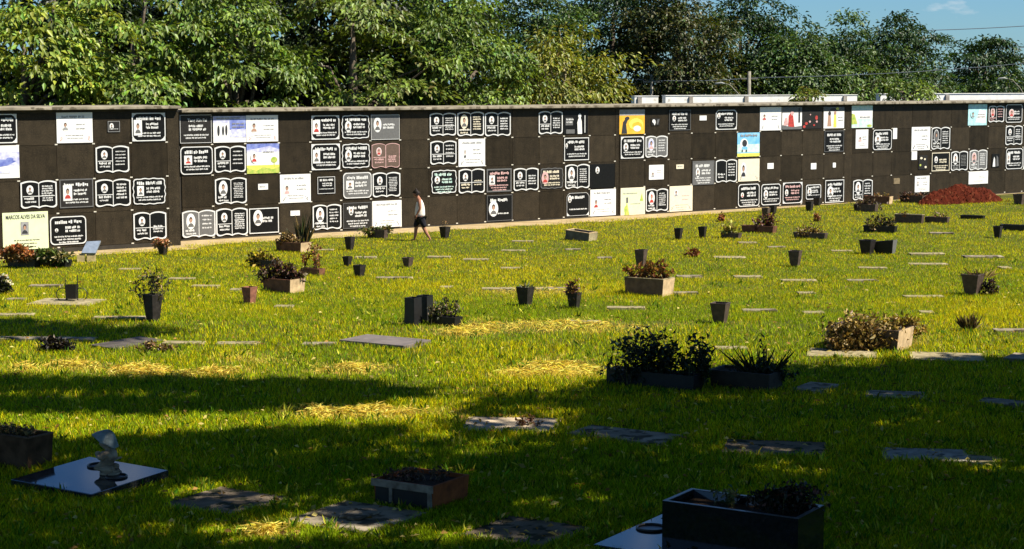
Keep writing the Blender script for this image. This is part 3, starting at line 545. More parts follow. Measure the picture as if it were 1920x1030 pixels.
# ------------------------------------------------------------------ lists of flat graves (photo pixels)
SLABS = []
PALE = mat('slab_pale', (.30, .25, .145), .85, .3, 3.5, .4, .1, speck=(9, .56, (.14, .12, .05)))
WEATH = mat('slab_weathered', (.20, .155, .105), .95, .4, 2.6, .7, .03, speck=(5, .52, (.05, .05, .03)))
GREYST = mat('slab_grey', (.27, .225, .16), .9, .35, 3, .6, .05, speck=(4.5, .53, (.085, .07, .045)))
POLISH = mat('slab_polished', (.020, .022, .026), .07, .3, 40, 0, .9)
DARKST = mat('slab_dark', (.07, .065, .06), .5, .3, 6, .3, .4)
BRONZE = mat('bronze_ring', (.05, .042, .035), .35, .2, 20, 0, .5, .6)
def thin_slab(x0, x1, y0, y1, m, hh):
    c = G((x0 + x1) / 2, y1); sc = scale_at(c[1]); a = (x1 - x0) / sc; b = max(.3, abs(G(0, y0)[1] - c[1]) * .55); ro = random.uniform(-.10, .06)
    p = c + np.array([0, b / 2, 0]); mb = MB(); mb.box(-a / 2, a / 2, -b / 2, b / 2, -.03, hh); o = mb.build('grave_slab', m, None, (p[0], p[1], 0), ro, bevel=.008); tag(o, None, 'grave slab', 'flat grave slabs in the lawn')
    SLABS.append((p[0], p[1], a / 2 - .06, b / 2 - .05, ro)); return o
def slab_at(x0, x1, y0, y1, m, label, hh=.05, name='grave_slab', gap=.0, ar=1.0, rot=0.0, tilt=0.0, known=None):
    c = G((x0 + x1) / 2, (y0 + y1) / 2); sc = scale_at(c[1]); wd = (x1 - x0) / sc
    D = abs(G(0, y0)[1] - G(0, y1)[1]); det = .853 ** 2 - .522 ** 2; a = (.853 * wd - .522 * D) / det; b = (.853 * D - .522 * wd) / det
    if min(a, b) < .4 * max(a, b) and y1 < 900: rot = R(22) + random.uniform(-.06, .06); a = wd * .97; b = max(D * .95, .32 * wd); hh *= .45; gap *= .3
    elif min(a, b) >= .4 * max(a, b) and y1 < 900: pass
    elif known: a, b = known
    else: b = wd / (.853 * ar + .522); a = b * ar
    mb = MB(); nx, ny = 9, 9
    mb.box(-a / 2, a / 2, -b / 2, b / 2, -.03, hh)
    o = mb.build(name, m, None, (c[0], c[1], gap), YAW + rot, bevel=.008)
    if tilt: o.rotation_euler = (0, tilt, YAW + rot)
    tag(o, label, 'grave slab', 'flat grave slabs in the lawn'); SLABS.append((c[0], c[1], a / 2 - .05, b / 2 - .05, YAW + rot)); return o, c, a, b
SL, SLc, SLa, SLb = slab_at(30, 310, 882, 937, POLISH, 'polished black grave slab reflecting the sky, with the kneeling statue on it', .07, gap=.06)
SL.rotation_mode = 'QUATERNION'; SL.rotation_quaternion = (Matrix.Rotation(R(2.2), 3, 'X') @ Matrix.Rotation(YAW, 3, 'Z')).to_quaternion()
m = MB(); m.box(-SLa / 2 + .03, SLa / 2 - .03, -SLb / 2 + .03, SLb / 2 - .03, -.08, .0); o = m.build('slab_base', mat('brick_base', (.26, .11, .06), .9, .4, 6, .4), SL)
def ring_on(root, lx, ly, z, r, name='flower_ring'):
    m = MB(); n = 24; pts = [(lx + r * math.cos(2 * PI * i / n), ly + r * math.sin(2 * PI * i / n), z + .012) for i in range(n + 1)]
    m.tube(pts, .014, 8, cap=False); m.add([(lx + r * .9 * math.cos(2 * PI * i / n), ly + r * .9 * math.sin(2 * PI * i / n), z + .004) for i in range(n)], [tuple(range(n))], 0)
    return m.build(name, BRONZE, root, smooth=True)
ring_on(SL, -.22, .36, .07, .125); ring_on(SL, .36, .08, .07, .125)
slab_at(300, 548, 922, 968, WEATH, 'weathered brown grave slab in shade, right of the polished statue slab', .035)
S3, *_q = slab_at(535, 800, 952, 1000, GREYST, 'grey grave slab with an open book shape under the orange trough', .05)
m = MB(); m.box(-.30, -.02, -.22, .2, .0515, .085); m.box(.0, .28, -.22, .2, .0515, .085); m.build('stone_book', GREYST, S3, (-.1, .02, 0), 0, bevel=.02)
slab_at(855, 1115, 980, 1024, WEATH, 'weathered grave slab overgrown at its edges, bottom middle of the lawn', .035)
S5, S5c, S5a, S5b = slab_at(1110, 1500, 985, 1064, POLISH, 'polished black grave slab under the large black granite planter', .06, gap=.03)
ring_on(S5, -.60, .12, .06, .16)
slab_at(1062, 1280, 802, 838, GREYST, 'grey weathered grave slab in shade, behind the large black planter', .05)
slab_at(866, 1050, 784, 812, mat('slab_tan', (.42, .33, .22), .85, .3, 3, .5), 'tan grave slab half lit at the edge of the shade', .045)
slab_at(1350, 1556, 827, 856, WEATH, 'brown weathered grave slab in deep shade, right of the grey weathered slab', .04)
slab_at(1652, 1815, 845, 869, mat('slab_bluegrey', (.32, .29, .24), .8, .3, 5, .3, .08, speck=(7, .58, (.10, .10, .09))), 'raised pale blue grey grave slab with a sunlit patch beside it', .07, gap=.03)
slab_at(1778, 1884, 855, 879, PALE, 'small tan grave slab lying in a patch of sun', .03)
slab_at(1478, 1578, 722, 741, GREYST, 'pale grave slab at the right end of the spiky planter', .06)
slab_at(1622, 1738, 735, 749, GREYST, 'thin grey grave slab alone in the shade, lower right', .055)
slab_at(1832, 1960, 751, 770, GREYST, 'rough grey grave slab cut by the right photo edge, in shade', .055)
slab_at(1512, 1645, 656, 672, PALE, 'sunlit grave slab in front of the ivy covered trough', .06)
slab_at(1705, 1845, 663, 679, PALE, 'long tan grave slab at the shade edge, right of the ivy trough', .06)
slab_at(1876, 1980, 667, 683, GREYST, 'grey blue grave slab cut by the right photo edge, at the shade edge', .06)
slab_at(636, 808, 634, 656, mat('slab_brown', (.17, .14, .12), .45, .25, 6, .2, .45), 'flat brown granite slab left of the orange dry grass', .06, gap=.02)
slab_at(178, 300, 636, 657, mat('slab_slate', (.075, .062, .05), .7, .4, 5, .4), 'dark tilted slab with roots around it, left', .05, gap=.0, tilt=R(2))
slab_at(62, 188, 562, 574, PALE, 'pale slab under the wire flower stand', .07)
THIN = [(1340,1400,480,486),(1280,1318,517,522),(1377,1430,518,523),(1465,1533,524,529),(1590,1648,525,529),(1612,1665,501,505),(1707,1773,475,479),(1810,1883,480,485),(1707,1780,493,498),(1877,1897,500,505),(1264,1310,548,553),(1497,1530,550,553),(1697,1772,554,559),(1393,1458,582,587),(1507,1547,586,590),(1727,1753,584,588),(1867,1935,617,624),(1340,1403,651,657),(903,966,541,546),(1004,1075,539,545),(1138,1211,577,582),(1067,1128,601,607),(1269,1318,517,521),(938,981,501,505),(868,916,485,489),(1120,1148,483,486),(665,705,483,486),(801,844,482,485),(704,773,520,524),(824,850,538,541),(513,549,574,578),(566,630,643,649),(430,485,641,648),(430,452,543,547),(53,113,535,540),(315,363,522,526),(358,409,537,541),(8,45,560,564),(-20,60,590,594),(172,272,595,601),(-40,177,633,641),(303,381,641,648),(404,480,641,649),(1060,1090,467,470),(940,985,469,472),(1560,1600,470,473),(1440,1475,462,465),(220,262,503,507),(590,625,468,471),(1745,1790,437,440),(960,1000,452,455),(1385,1420,455,458)]
THINO = []
for i, (x0, x1, y0, y1) in enumerate(THIN):
    o = thin_slab(x0, x1, y0, y1, (PALE, GREYST, PALE)[i % 3], .03 + .03 * random.random()); THINO.append((o, (x0 + x1) / 2, (y0 + y1) / 2))

# ------------------------------------------------------------------ vases, troughs, plants
VASE = mat('vase_black', (.024, .020, .018), .5, .4, 9, .1, .25)
VASEB = mat('vase_brown', (.075, .050, .038), .55, .4, 9, .2, .4)
VASER = mat('vase_terracotta', (.22, .09, .055), .75, .35, 9, .3, .3)
EARTH = mat('potting_soil', (.05, .032, .02), .95, .4, 22, .8, .1)
TERRA = mat('trough_brown', (.15, .065, .035), .7, .35, 7, .3, .3)
TROUGHC = mat('trough_tan_sunlit', (.50, .36, .20), .8, .3, 6, .3, .2)
TROUGHK = mat('trough_black', (.010, .0095, .009), .5, .35, 8, .2, .4)
STEM = mat('stem', (.09, .075, .03), .8, .3, 20)
DRYSTEM = mat('dry_stem', (.26, .17, .08), .85, .3, 20)
LM = []      # landmarks for labels: (phrase, px, py)
def vase(x0, x1, yt, yb, label, m=VASE, sub='vase', name='grave_vase', ratio=.62, cat='vase', group='tapered grave vases', lm=None):
    c = G((x0 + x1) / 2, yb); sc = scale_at(c[1]); w = (x1 - x0) / sc / 1.375; h = (yb - yt) / sc / math.cos(PHI) * .97; wb = w * ratio
    p = c + np.array([0, wb * .62, 0]); root = empty(name, p, YAW + random.uniform(-.12, .12)); tag(root, label, cat, group)
    b = MB(); a = wb / 2; t = w / 2; k = t * .86; rim = h * .955
    b.frust((-a, a, -a, a), 0, (-t * .97, t * .97, -t * .97, t * .97), rim, 0, False)
    b.frust((-k * .9, k * .9, -k * .9, k * .9), h * .75, (-k, k, -k, k), h, 0, False); b.build('body', m, root)
    r = MB(); r.ring([(-t, -t), (t, -t), (t, t), (-t, t)], [(-k, -k), (k, -k), (k, k), (-k, k)], 0, 1)
    r.v = [(x, z, rim if y == 0 else h) for x, y, z in r.v]; r.f += [(4, 5, 1, 0)] if 0 else []; r2 = MB()
    r2.box(-t, t, -t, -k, rim, h); r2.box(-t, t, k, t, rim, h); r2.box(-t, -k, -k, k, rim, h); r2.box(k, t, -k, k, rim, h); r2.build('rim', m, root)
    MB().box(-k * .94, k * .94, -k * .94, k * .94, h * .76, h * .86).build('soil', EARTH, root)
    LM.append((lm or label, (x0 + x1) / 2, (yt + yb) / 2)); return root, p, h
def trough(x0, xc, x1, yt, yb, label, m=TROUGHK, side=None, name='planter_box', taper=.93, cat='planter', group='planter boxes on the graves', lm=None, yaw=0, z=0.0, thick=.035, tilt=0, trim=None, hh=None):
    n = G(xc, yb, z); sc = scale_at(n[1]); L = (xc - x0) / sc / .853; W = max(.16, (x1 - xc) / sc / .522); h = hh or (yb - yt) / sc * 1.0
    c = n - AX * L / 2 * taper + AY * W / 2 * taper; root = empty(name, (c[0], c[1], z), YAW + yaw); tag(root, label, cat, group)
    if tilt: root.rotation_euler = (0, tilt, YAW + yaw)
    l, w = L / 2, W / 2; b = MB(); k = taper; t = thick
    b.frust((-l * k, l * k, -w * k, w * k), 0, (-l, l, -w, w), h, 0, False)
    b.frust((-l + 2 * t, l - 2 * t, -w + 2 * t, w - 2 * t), h * .6, (-l + t, l - t, -w + t, w - t), h, 0, False)
    for q in ((-l, l, -w, -w + t), (-l, l, w - t, w), (-l, -l + t, -w + t, w - t), (l - t, l, -w + t, w - t)): b.add([(q[0], q[2], h), (q[1], q[2], h), (q[1], q[3], h), (q[0], q[3], h)], [(0, 1, 2, 3)])
    b.build('box', m, root)
    MB().box(-l + 1.5 * t, l - 1.5 * t, -w + 1.5 * t, w - 1.5 * t, h * .62, h * .86).build('soil', EARTH, root)
    if side:  # paler panel puts the sunlit end of the box into its colour
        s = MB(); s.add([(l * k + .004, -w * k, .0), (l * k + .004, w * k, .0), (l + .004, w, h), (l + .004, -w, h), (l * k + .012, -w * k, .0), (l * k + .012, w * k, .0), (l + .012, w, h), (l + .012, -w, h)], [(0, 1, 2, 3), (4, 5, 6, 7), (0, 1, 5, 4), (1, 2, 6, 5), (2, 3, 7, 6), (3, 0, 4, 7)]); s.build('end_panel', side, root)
    if trim:
        s = MB(); d = h * .12
        for q in ((-l, l, -w - .012, -w + t), (-l, l, w - t, w + .012), (-l - .012, -l + t, -w, w), (l - t, l + .012, -w, w)): s.box(q[0], q[1], q[2], q[3], h + .001, h + .02)
        s.build('rim', trim, root, bevel=.004)
    LM.append((lm or label, (x0 + x1) / 2, (yt + yb) / 2)); return root, c, h, L, W

GRN = (.055, .085, .018); GRND = (.022, .040, .014); DRY = (.30, .20, .07); RUST = (.24, .085, .03); OLIVE = (.12, .12, .025); REDL = (.16, .035, .025)
def plant(x0, x1, yt, yb, Y, label, kind='bush', tint=GRN, alt=None, altp=.2, n=9, per=26, leaf=None, name='plant', flower=None, cat='plant', depth=None, stem=STEM):
    p0 = at_depth((x0 + x1) / 2, yb, Y); sc = scale_at(Y); w = (x1 - x0) / sc; h = (yb - yt) / sc; p0[2] = max(0, p0[2])
    d = depth or min(w, .5 if yb - yt > 60 else .26) ; root = empty(name, p0); tag(root, label, cat, 'plants on the graves')
    st = MB(); Ps, Ds, Ns, Ls, Ws = [], [], [], [], []
    leaf = leaf or max(.05, .16 * min(w, h) ** .5 * .55)
    tips = []
    for i in range(n):
        bx, by = random.uniform(-.38, .38) * w, random.uniform(-.35, .35) * d
        tx, ty = bx + random.uniform(-.28, .28) * w, by + random.uniform(-.25, .25) * d; tz = h * random.uniform(.55, 1.0) * (1 - .35 * abs(2 * tx / w) ** 2)
        if kind == 'spiky': bx *= .5; by *= .5; tx = bx * 3 + random.uniform(-.35, .35) * w * .5
        mid = (bx * .7 + tx * .3, by * .7 + ty * .3, tz * .55)
        r = max(.004, h * .012); 
        if kind != 'spiky': st.tube([(bx, by, -.03), mid, (tx, ty, tz)], [r, r * .8, r * .35], 5)
        tips.append((tx, ty, tz))
        if kind == 'spiky':
            Ps.append([(bx, by, 0)]); Ds.append([(tx - bx, ty - by, tz)]); Ns.append([(random.uniform(-1, 1), -1, .3)]); Ls.append([math.dist((bx, by, 0), (tx, ty, tz))]); Ws.append([leaf * .35])
            continue
        k = per; u = RNG.random(k) ** (.8 if kind == 'bush' else .5); q = np.array([(bx, by, 0)]) * (1 - u[:, None]) + np.array([(tx, ty, tz)]) * u[:, None]
        q = q + RNG.normal(size=(k, 3)) * np.array([w * .085, d * .10, h * .06]) * (1 if kind != 'twig' else .4)
        q[:, 2] = np.maximum(q[:, 2], .01); dd = RNG.normal(size=(k, 3)); dd[:, 2] += .45
        Ps.append(q); Ds.append(dd); Ns.append(RNG.normal(size=(k, 3)) + np.array([0, 0, .9])); l = leaf * (.6 + .8 * RNG.random(k)); Ls.append(l); Ws.append(l * .5)
    Pn, Dn, Nn, Ln, Wn = [np.concatenate([np.asarray(x, float) for x in z]) for z in (Ps, Ds, Ns, Ls, Ws)]
    V, F, T = leaves(Pn, Dn, Nn, Ln, Wn, jitter_tint(tint, len(Pn), .35, alt, altp))
    np_mesh('foliage', V, [F], T, LEAF, root)
    if st.v: st.build('stem', stem, root)
    if flower:
        k = max(6, n); q = np.array([tips[i % len(tips)] for i in range(k * 3)]) + RNG.normal(size=(k * 3, 3)) * np.array([.06 * w, .06 * d, .05 * h]); kk = len(q)
        V, F, T = leaves(np.repeat(q, 5, 0), RNG.normal(size=(kk * 5, 3)) + np.array([0, -.2, .3]), RNG.normal(size=(kk * 5, 3)), np.full(kk * 5, leaf * .7), np.full(kk * 5, leaf * .6), jitter_tint(flower, kk * 5, .25))
        np_mesh('blossoms', V, [F], T, LEAF, root)
    return root

# far to near -------------------------------------------------------
v = vase(266, 304, 551, 604, 'tall black vase with thin grey green sprigs, largest vase on the left', lm='tall black vase with sprigs')
plant(256, 316, 500, 560, v[1][1], 'thin grey green sprigs standing in the tall black vase', 'twig', (.10, .11, .05), DRY, .35, 16, 16, .085)
v = vase(294, 315, 461, 479, 'small dark vase with wilted orange flowers against the wall', lm='small vase of orange flowers')
plant(287, 321, 448, 464, v[1][1], 'wilted orange flowers in the small vase by the wall', 'bush', (.30, .20, .08), RUST, .4, 8, 20, .10, flower=(.55, .28, .14))
vase(452, 482, 538, 571, 'reddish brown vase with one sunlit side, left of the brown planter', VASER, ratio=.68, lm='reddish brown vase')
vase(645, 666, 444, 470, 'black vase farthest back in a loose row of three near the wall', lm='rear vase of the middle row of three')
vase(641, 661, 481, 500, 'small squat black vase in the middle of a loose row of three', lm='small squat black vase')
vase(661, 686, 497, 521, 'black vase nearest in a loose row of three', lm='nearest vase of the row of three')
vase(753, 776, 483, 502, 'worn grey black vase standing alone below the walking person', VASEB, lm='worn grey vase below the person')
v = vase(823, 845, 425, 448, 'black vase with one dry twig, just right of the walking person', lm='vase right of the walking person')
plant(826, 842, 412, 428, v[1][1], 'dry twig in the vase beside the walking person', 'twig', DRY, None, 0, 4, 3, .06, stem=DRYSTEM)
v = vase(967, 1003, 538, 575, 'wide black vase with a tuft of grass, left of a pair in mid lawn', ratio=.66, lm='wide black vase with grass tuft')
plant(972, 998, 527, 542, v[1][1], 'tuft of grass growing in the wide black vase', 'spiky', OLIVE, None, 0, 14, 1, .10)
v = vase(1062, 1092, 549, 580, 'black vase holding a dried reddish flower head', ratio=.66, lm='black vase with dried flower head')
plant(1062, 1092, 519, 556, v[1][1], 'dried reddish flower head in the black vase', 'bush', (.13, .055, .04), DRY, .35, 6, 22, .10)
vase(1189, 1216, 468, 500, 'dark vase just behind the long tan trough', VASEB, ratio=.66, lm='dark vase behind the tan trough')
vase(1263, 1282, 428, 450, 'left one of two small black vases near the wall', lm='left of two small black vases')
vase(1308, 1327, 425, 447, 'right one of two small black vases near the wall', lm='right of two small black vases')
vase(1330, 1373, 568, 608, 'black two toned vase standing alone in the open lawn, behind the dark shrubs', VASEB, lm='two toned vase in open lawn')
vase(1477, 1507, 470, 501, 'dark grey vase alone between the two toned vase and the wall', VASEB, lm='lone dark grey vase')
vase(1611, 1645, 450, 478, 'black vase touching the tipped grey flower box', ratio=.66, lm='black vase by the tipped box')
v = vase(1803, 1850, 514, 555, 'brown black vase with yellow grass beside a dark plant, right side', VASEB, ratio=.62, lm='brown vase with yellow grass')
plant(1806, 1872, 498, 522, v[1][1] + .1, 'yellow grass sprouting from the brown vase on the right', 'spiky', (.30, .27, .05), DRY, .4, 40, 1, .10)
plant(1842, 1872, 518, 554, v[1][1], 'dark withered plant leaning on the brown vase', 'bush', (.035, .025, .02), DRY, .15, 9, 26, .09)
vase(1862, 1882, 424, 447, 'black vase at the left end of the long black box, right edge', lm='black vase by the long black box')
vase(1900, 1926, 364, 384, 'dark pot beside the wall at the right photo edge', VASEB, ratio=.7, lm='dark pot at the right edge')
vase(1428, 1446, 390, 407, 'lower pot of a tilted dark pair behind the red leaved plant', VASEB, ratio=.7, lm='tilted pair of dark pots')
vase(1442, 1458, 385, 400, 'upper pot of a tilted dark pair behind the red leaved plant', ratio=.7)
vase(1510, 1527, 378, 396, 'front black pot below the small oval portrait plaque', ratio=.75, lm='front black pot below the plaques')
vase(1525, 1542, 371, 386, 'rear black pot touching the wall below the small oval portrait plaque', ratio=.75)

Yt = G(35, 503)[1]
trough(0, 64, 72, 488, 504, 'low black tray full of orange flowers, far left by the wall', lm='black tray of orange flowers')
plant(2, 62, 462, 488, Yt, 'orange and rust flowers heaped in the far left tray', 'bush', (.20, .12, .04), RUST, .4, 22, 34, .14, flower=(.60, .25, .09))
trough(62, 122, 131, 488, 503, 'low black tray of green plants below the lime plaque', lm='black tray of green plants')
plant(66, 124, 468, 488, Yt, 'green leafy plants in the black tray below the lime plaque', 'bush', (.10, .14, .03), (.35, .28, .12), .25, 20, 34, .14)
t = trough(512, 563, 580, 456, 474, 'brown trough with its sunlit end coloured pale, below the blank white tag', TERRA, TROUGHC, lm='brown trough by the wall')
plant(520, 562, 436, 460, t[1][1], 'rusty low plants in the brown trough near the wall', 'bush', (.13, .08, .03), DRY, .4, 12, 24, .11)
plant(548, 590, 388, 462, t[1][1] + .2, 'tall spiky plant rising above the brown trough near the wall', 'spiky', (.075, .085, .03), DRY, .3, 26, 1, .16)
t = trough(462, 508, 516, 489, 504, 'low black tray with yellow leaved plant', lm='black tray with yellow plant')
plant(464, 516, 470, 497, t[1][1], 'yellow leaved plant in the low black tray', 'bush', (.12, .10, .02), (.42, .30, .04), .4, 12, 26, .12)
t = trough(560, 598, 608, 505, 518, 'flat brown tray behind the dark planter with a tall dried plant', TERRA, lm='flat brown tray with dried plant')
plant(566, 604, 452, 510, t[1][1], 'tall dried orange brown plant in the flat brown tray', 'twig', DRY, RUST, .4, 9, 22, .10, stem=DRYSTEM)
t = trough(487, 543, 567, 525, 551, 'brown planter with its sunlit end coloured cream and dark red leaves', TERRA, TROUGHC, lm='brown planter with cream end')
plant(490, 562, 491, 530, t[1][1], 'dark red leaved shrub in the planter with the cream end', 'bush', (.075, .035, .025), (.13, .10, .05), .3, 22, 36, .11)
t = trough(1171, 1241, 1266, 525, 557, 'long tan trough with dry orange plants in mid lawn', mat('trough_mid', (.17, .10, .06), .8, .3, 7, .3), TROUGHC, lm='long tan trough', trim=PALE)
plant(1176, 1264, 486, 530, t[1][1], 'dry orange stalks growing in the long tan trough', 'twig', (.26, .16, .04), RUST, .35, 20, 24, .12, stem=DRYSTEM)
t = trough(686, 720, 727, 432, 448, 'small dark tray of green plants left of the walking person', VASEB, lm='small tray left of the person')
plant(686, 736, 422, 440, t[1][1], 'low green plants in the small tray left of the person', 'bush', (.08, .10, .025), DRY, .3, 14, 20, .12)
t = trough(1352, 1384, 1392, 438, 448, 'flat dark tray with a pale yellow plant', VASEB, lm='flat tray with yellow plant')
plant(1354, 1384, 414, 442, t[1][1], 'pale yellow leaved plant in the flat dark tray', 'bush', (.30, .27, .06), None, 0, 8, 18, .14)
t = trough(1392, 1448, 1458, 425, 438, 'low dark planter with a red leaved plant', TERRA, lm='planter with red leaved plant')
plant(1414, 1458, 400, 432, t[1][1], 'red leaved plant in the low dark planter', 'bush', (.16, .05, .035), (.08, .06, .03), .4, 12, 26, .13)
t = trough(1490, 1545, 1553, 438, 449, 'flat tray of withered plants, nearest the middle right', VASEB, lm='flat tray of withered plants')
plant(1492, 1556, 422, 444, t[1][1], 'withered brown plants in the flat tray', 'bush', (.14, .09, .04), DRY, .4, 14, 18, .11)
t = trough(1622, 1676, 1684, 425, 438, 'black planter with drooping dark plants, behind the tipped box', lm='black planter behind the tipped box')
plant(1628, 1682, 405, 431, t[1][1], 'drooping dark plants in the black planter', 'bush', (.045, .045, .018), DRY, .3, 12, 22, .13)
t = trough(1681, 1727, 1734, 404, 420, 'dark trough with a light rim, left of a twin dark tray', VASEB, lm='dark trough with light rim', trim=PALE)
plant(1690, 1706, 396, 407, t[1][1], 'tiny brown sprout in the dark trough with a light rim', 'bush', (.12, .06, .03), None, 0, 4, 10, .10)
t = trough(1737, 1775, 1783, 408, 419, 'low dark tray right of the trough with a light rim', VASEB, lm='low dark tray far right')
plant(1738, 1780, 398, 413, t[1][1], 'sparse dry plants in the low dark tray far right', 'twig', DRY, None, 0, 8, 8, .10)
trough(1804, 1842, 1850, 405, 412, 'thin black tray below the red earth mound', lm='thin black tray below the mound')
t = trough(1603, 1640, 1649, 384, 398, 'shallow tray of dead grey plants near the wall', VASEB, lm='tray of dead grey plants')
plant(1602, 1650, 374, 391, t[1][1], 'dead grey plants in the shallow tray near the wall', 'bush', (.16, .11, .07), (.06, .04, .03), .4, 14, 22, .13)
t = trough(1622, 1666, 1676, 369, 384, 'brown box with its sunlit end coloured cream, touching the wall', TERRA, TROUGHC, lm='brown box touching the wall')
plant(1632, 1668, 360, 373, t[1][1], 'dry stalks in the brown box touching the wall', 'twig', DRY, None, 0, 7, 6, .10)
t = trough(1690, 1728, 1738, 368, 381, 'dark box with withered pink brown plants at the mound foot', VASEB, lm='dark box at the mound foot')
plant(1690, 1740, 360, 375, t[1][1], 'withered pink brown plants at the mound foot', 'bush', (.24, .13, .08), (.05, .03, .02), .4, 14, 20, .13)
trough(1882, 1945, 1955, 424, 435, 'long low black box at the right photo edge', lm='long black box at the right edge')
trough(1636, 1672, 1684, 453, 478, 'tipped grey flower box lying with a pale edge', CHARC, GREY, name='flower_box', lm='tipped grey flower box', tilt=R(-7), taper=.72)
trough(1060, 1103, 1120, 436, 453, 'grey stone box with a sloping pale top near the wall', mat('box_greygreen', (.10, .10, .075), .7, .3, 7, .3), PALE, name='stone_box', lm='grey stone box with sloping top', tilt=R(5), trim=TROUGHC, taper=1)
plant(1346, 1358, 398, 416, G(1352, 416)[1], 'tiny rust red shrub near the wall, behind the yellow plant', 'bush', RUST, None, 0, 7, 20, .10)
plant(1524, 1538, 400, 416, G(1531, 416)[1], 'tiny rust red shrub below the two black pots', 'bush', RUST, DRY, .3, 7, 20, .10)
plant(1792, 1842, 582, 621, G(1817, 621)[1], 'dry spiky rosette growing straight from the lawn, right side', 'spiky', (.24, .17, .06), (.07, .05, .03), .35, 60, 1, .10)
plant(1288, 1312, 466, 482, G(1300, 482)[1], 'small rust brown leaf heap on a pale stone', 'bush', RUST, None, 0, 6, 18, .12)
plant(-24, 20, 512, 553, G(-2, 553)[1], 'white flowers in a dark bunch cut by the left photo edge', 'bush', (.03, .035, .015), None, 0, 14, 26, .11, flower=(.66, .60, .44))
# near middle
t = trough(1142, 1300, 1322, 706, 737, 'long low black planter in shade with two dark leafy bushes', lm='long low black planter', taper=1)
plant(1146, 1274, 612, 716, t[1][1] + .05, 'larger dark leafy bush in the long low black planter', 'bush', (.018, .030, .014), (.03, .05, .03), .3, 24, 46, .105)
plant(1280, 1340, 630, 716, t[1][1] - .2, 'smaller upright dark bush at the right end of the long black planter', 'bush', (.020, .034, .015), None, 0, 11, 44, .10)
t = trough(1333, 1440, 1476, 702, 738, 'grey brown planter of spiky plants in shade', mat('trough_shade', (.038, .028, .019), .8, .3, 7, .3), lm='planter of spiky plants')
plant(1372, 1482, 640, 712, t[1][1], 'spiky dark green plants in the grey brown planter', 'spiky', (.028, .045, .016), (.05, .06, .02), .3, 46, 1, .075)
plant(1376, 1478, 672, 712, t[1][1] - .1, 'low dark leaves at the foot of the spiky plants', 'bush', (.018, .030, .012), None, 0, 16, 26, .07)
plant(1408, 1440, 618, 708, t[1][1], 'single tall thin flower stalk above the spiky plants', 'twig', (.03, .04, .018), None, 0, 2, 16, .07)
t = trough(1558, 1680, 1725, 620, 662, 'trough overgrown with ivy, its pale cream end in the sun', VASEB, TROUGHC, lm='ivy covered trough')
plant(1552, 1672, 584, 662, t[1][1] - .42, 'rust and green ivy spilling over the front of the trough', 'bush', (.17, .115, .035), (.42, .29, .09), .4, 38, 50, .095)
plant(1640, 1740, 590, 634, t[1][1] + .1, 'yellow green ivy sprays along the back of the trough', 'twig', (.28, .21, .04), (.46, .32, .10), .4, 22, 30, .09)
# black twin boxes with a plant
v = vase(758, 790, 558, 612, 'upright black box of a pair in mid lawn, the left front one', TROUGHK, name='flower_box', ratio=1.05, lm='pair of upright black boxes')
vase(780, 812, 554, 606, 'upright black ribbed box of a pair in mid lawn, the right rear one', TROUGHK, name='flower_box', ratio=1.05)
t = trough(800, 852, 866, 596, 613, 'low dark tray of sparse plants beside the upright black boxes', lm='low tray beside the black boxes')
plant(800, 872, 556, 606, t[1][1], 'sparse dark stemmed plants in the tray beside the black boxes', 'twig', (.06, .07, .025), (.25, .18, .12), .35, 18, 26, .075)
# foreground orange trough with whitish frame
t = trough(694, 811, 876, 911, 962, 'orange brown trough with a whitish front frame, in foreground shade', mat('trough_rust', (.36, .10, .028), .8, .35, 6, .3, .08, col2=(.17, .05, .018)), lm='orange brown trough', thick=.03, taper=.95)
tr = t[0]; l, w, h = t[3] / 2, t[4] / 2, t[2]; fm = mat('trim_worn', (.30, .27, .21), .85, .45, 9, .4, .1, col2=(.14, .11, .08)); s = MB()
s.box(-l - .02, l + .005, -w - .022, -w - .003, h * .74, h + .006); s.box(l - .07, l - .02, -w - .020, -w + .015, 0, h * .739); s.box(-l * .45, -l * .45 + .045, -w - .018, -w + .015, h * .2, h * .739)
s.build('front_frame', fm, tr, bevel=.004)
MB().box(-l * .93 - .001, l * .90, -w - .002, -w * .965, .02, h * .735).build('front_panel', TROUGHK, tr)
plant(712, 850, 872, 908, t[1][1], 'dried reddish plants and twigs in the orange brown trough', 'twig', (.09, .045, .03), (.05, .035, .02), .3, 26, 14, .05, stem=DRYSTEM)
# large black granite planter
n = G(1495, 1077); t = trough(1253, 1495, 1562, 964, 1077, 'large polished black granite planter in the bottom foreground', mat('granite_polished', (.012, .012, .013), .09, .4, 30, 0, .6), lm='large black granite planter', thick=.05, taper=1, hh=.57)
l, w, h = t[3] / 2, t[4] / 2, t[2]; s = MB(); tm = mat('granite_edge', (.05, .05, .052), .3, .3, 30, 0, .4)
s.box(-l, l, -w, -w + .045, h + .001, h + .006); s.box(-l, l, w - .045, w, h + .001, h + .006); s.box(-l, -l + .045, -w + .046, w - .046, h + .001, h + .006); s.box(l - .045, l, -w + .046, w - .046, h + .001, h + .006); s.build('rim', tm, t[0])
c = t[1]
plant(1340, 1385, 912, 950, c[1] + .25, 'pale green sprig in the large black granite planter', 'bush', (.07, .09, .035), (.2, .2, .09), .3, 7, 22, .06)
plant(1420, 1545, 900, 958, c[1] - .1, 'dark low plants in the large black granite planter', 'bush', (.022, .024, .012), (.10, .035, .022), .15, 22, 46, .06)
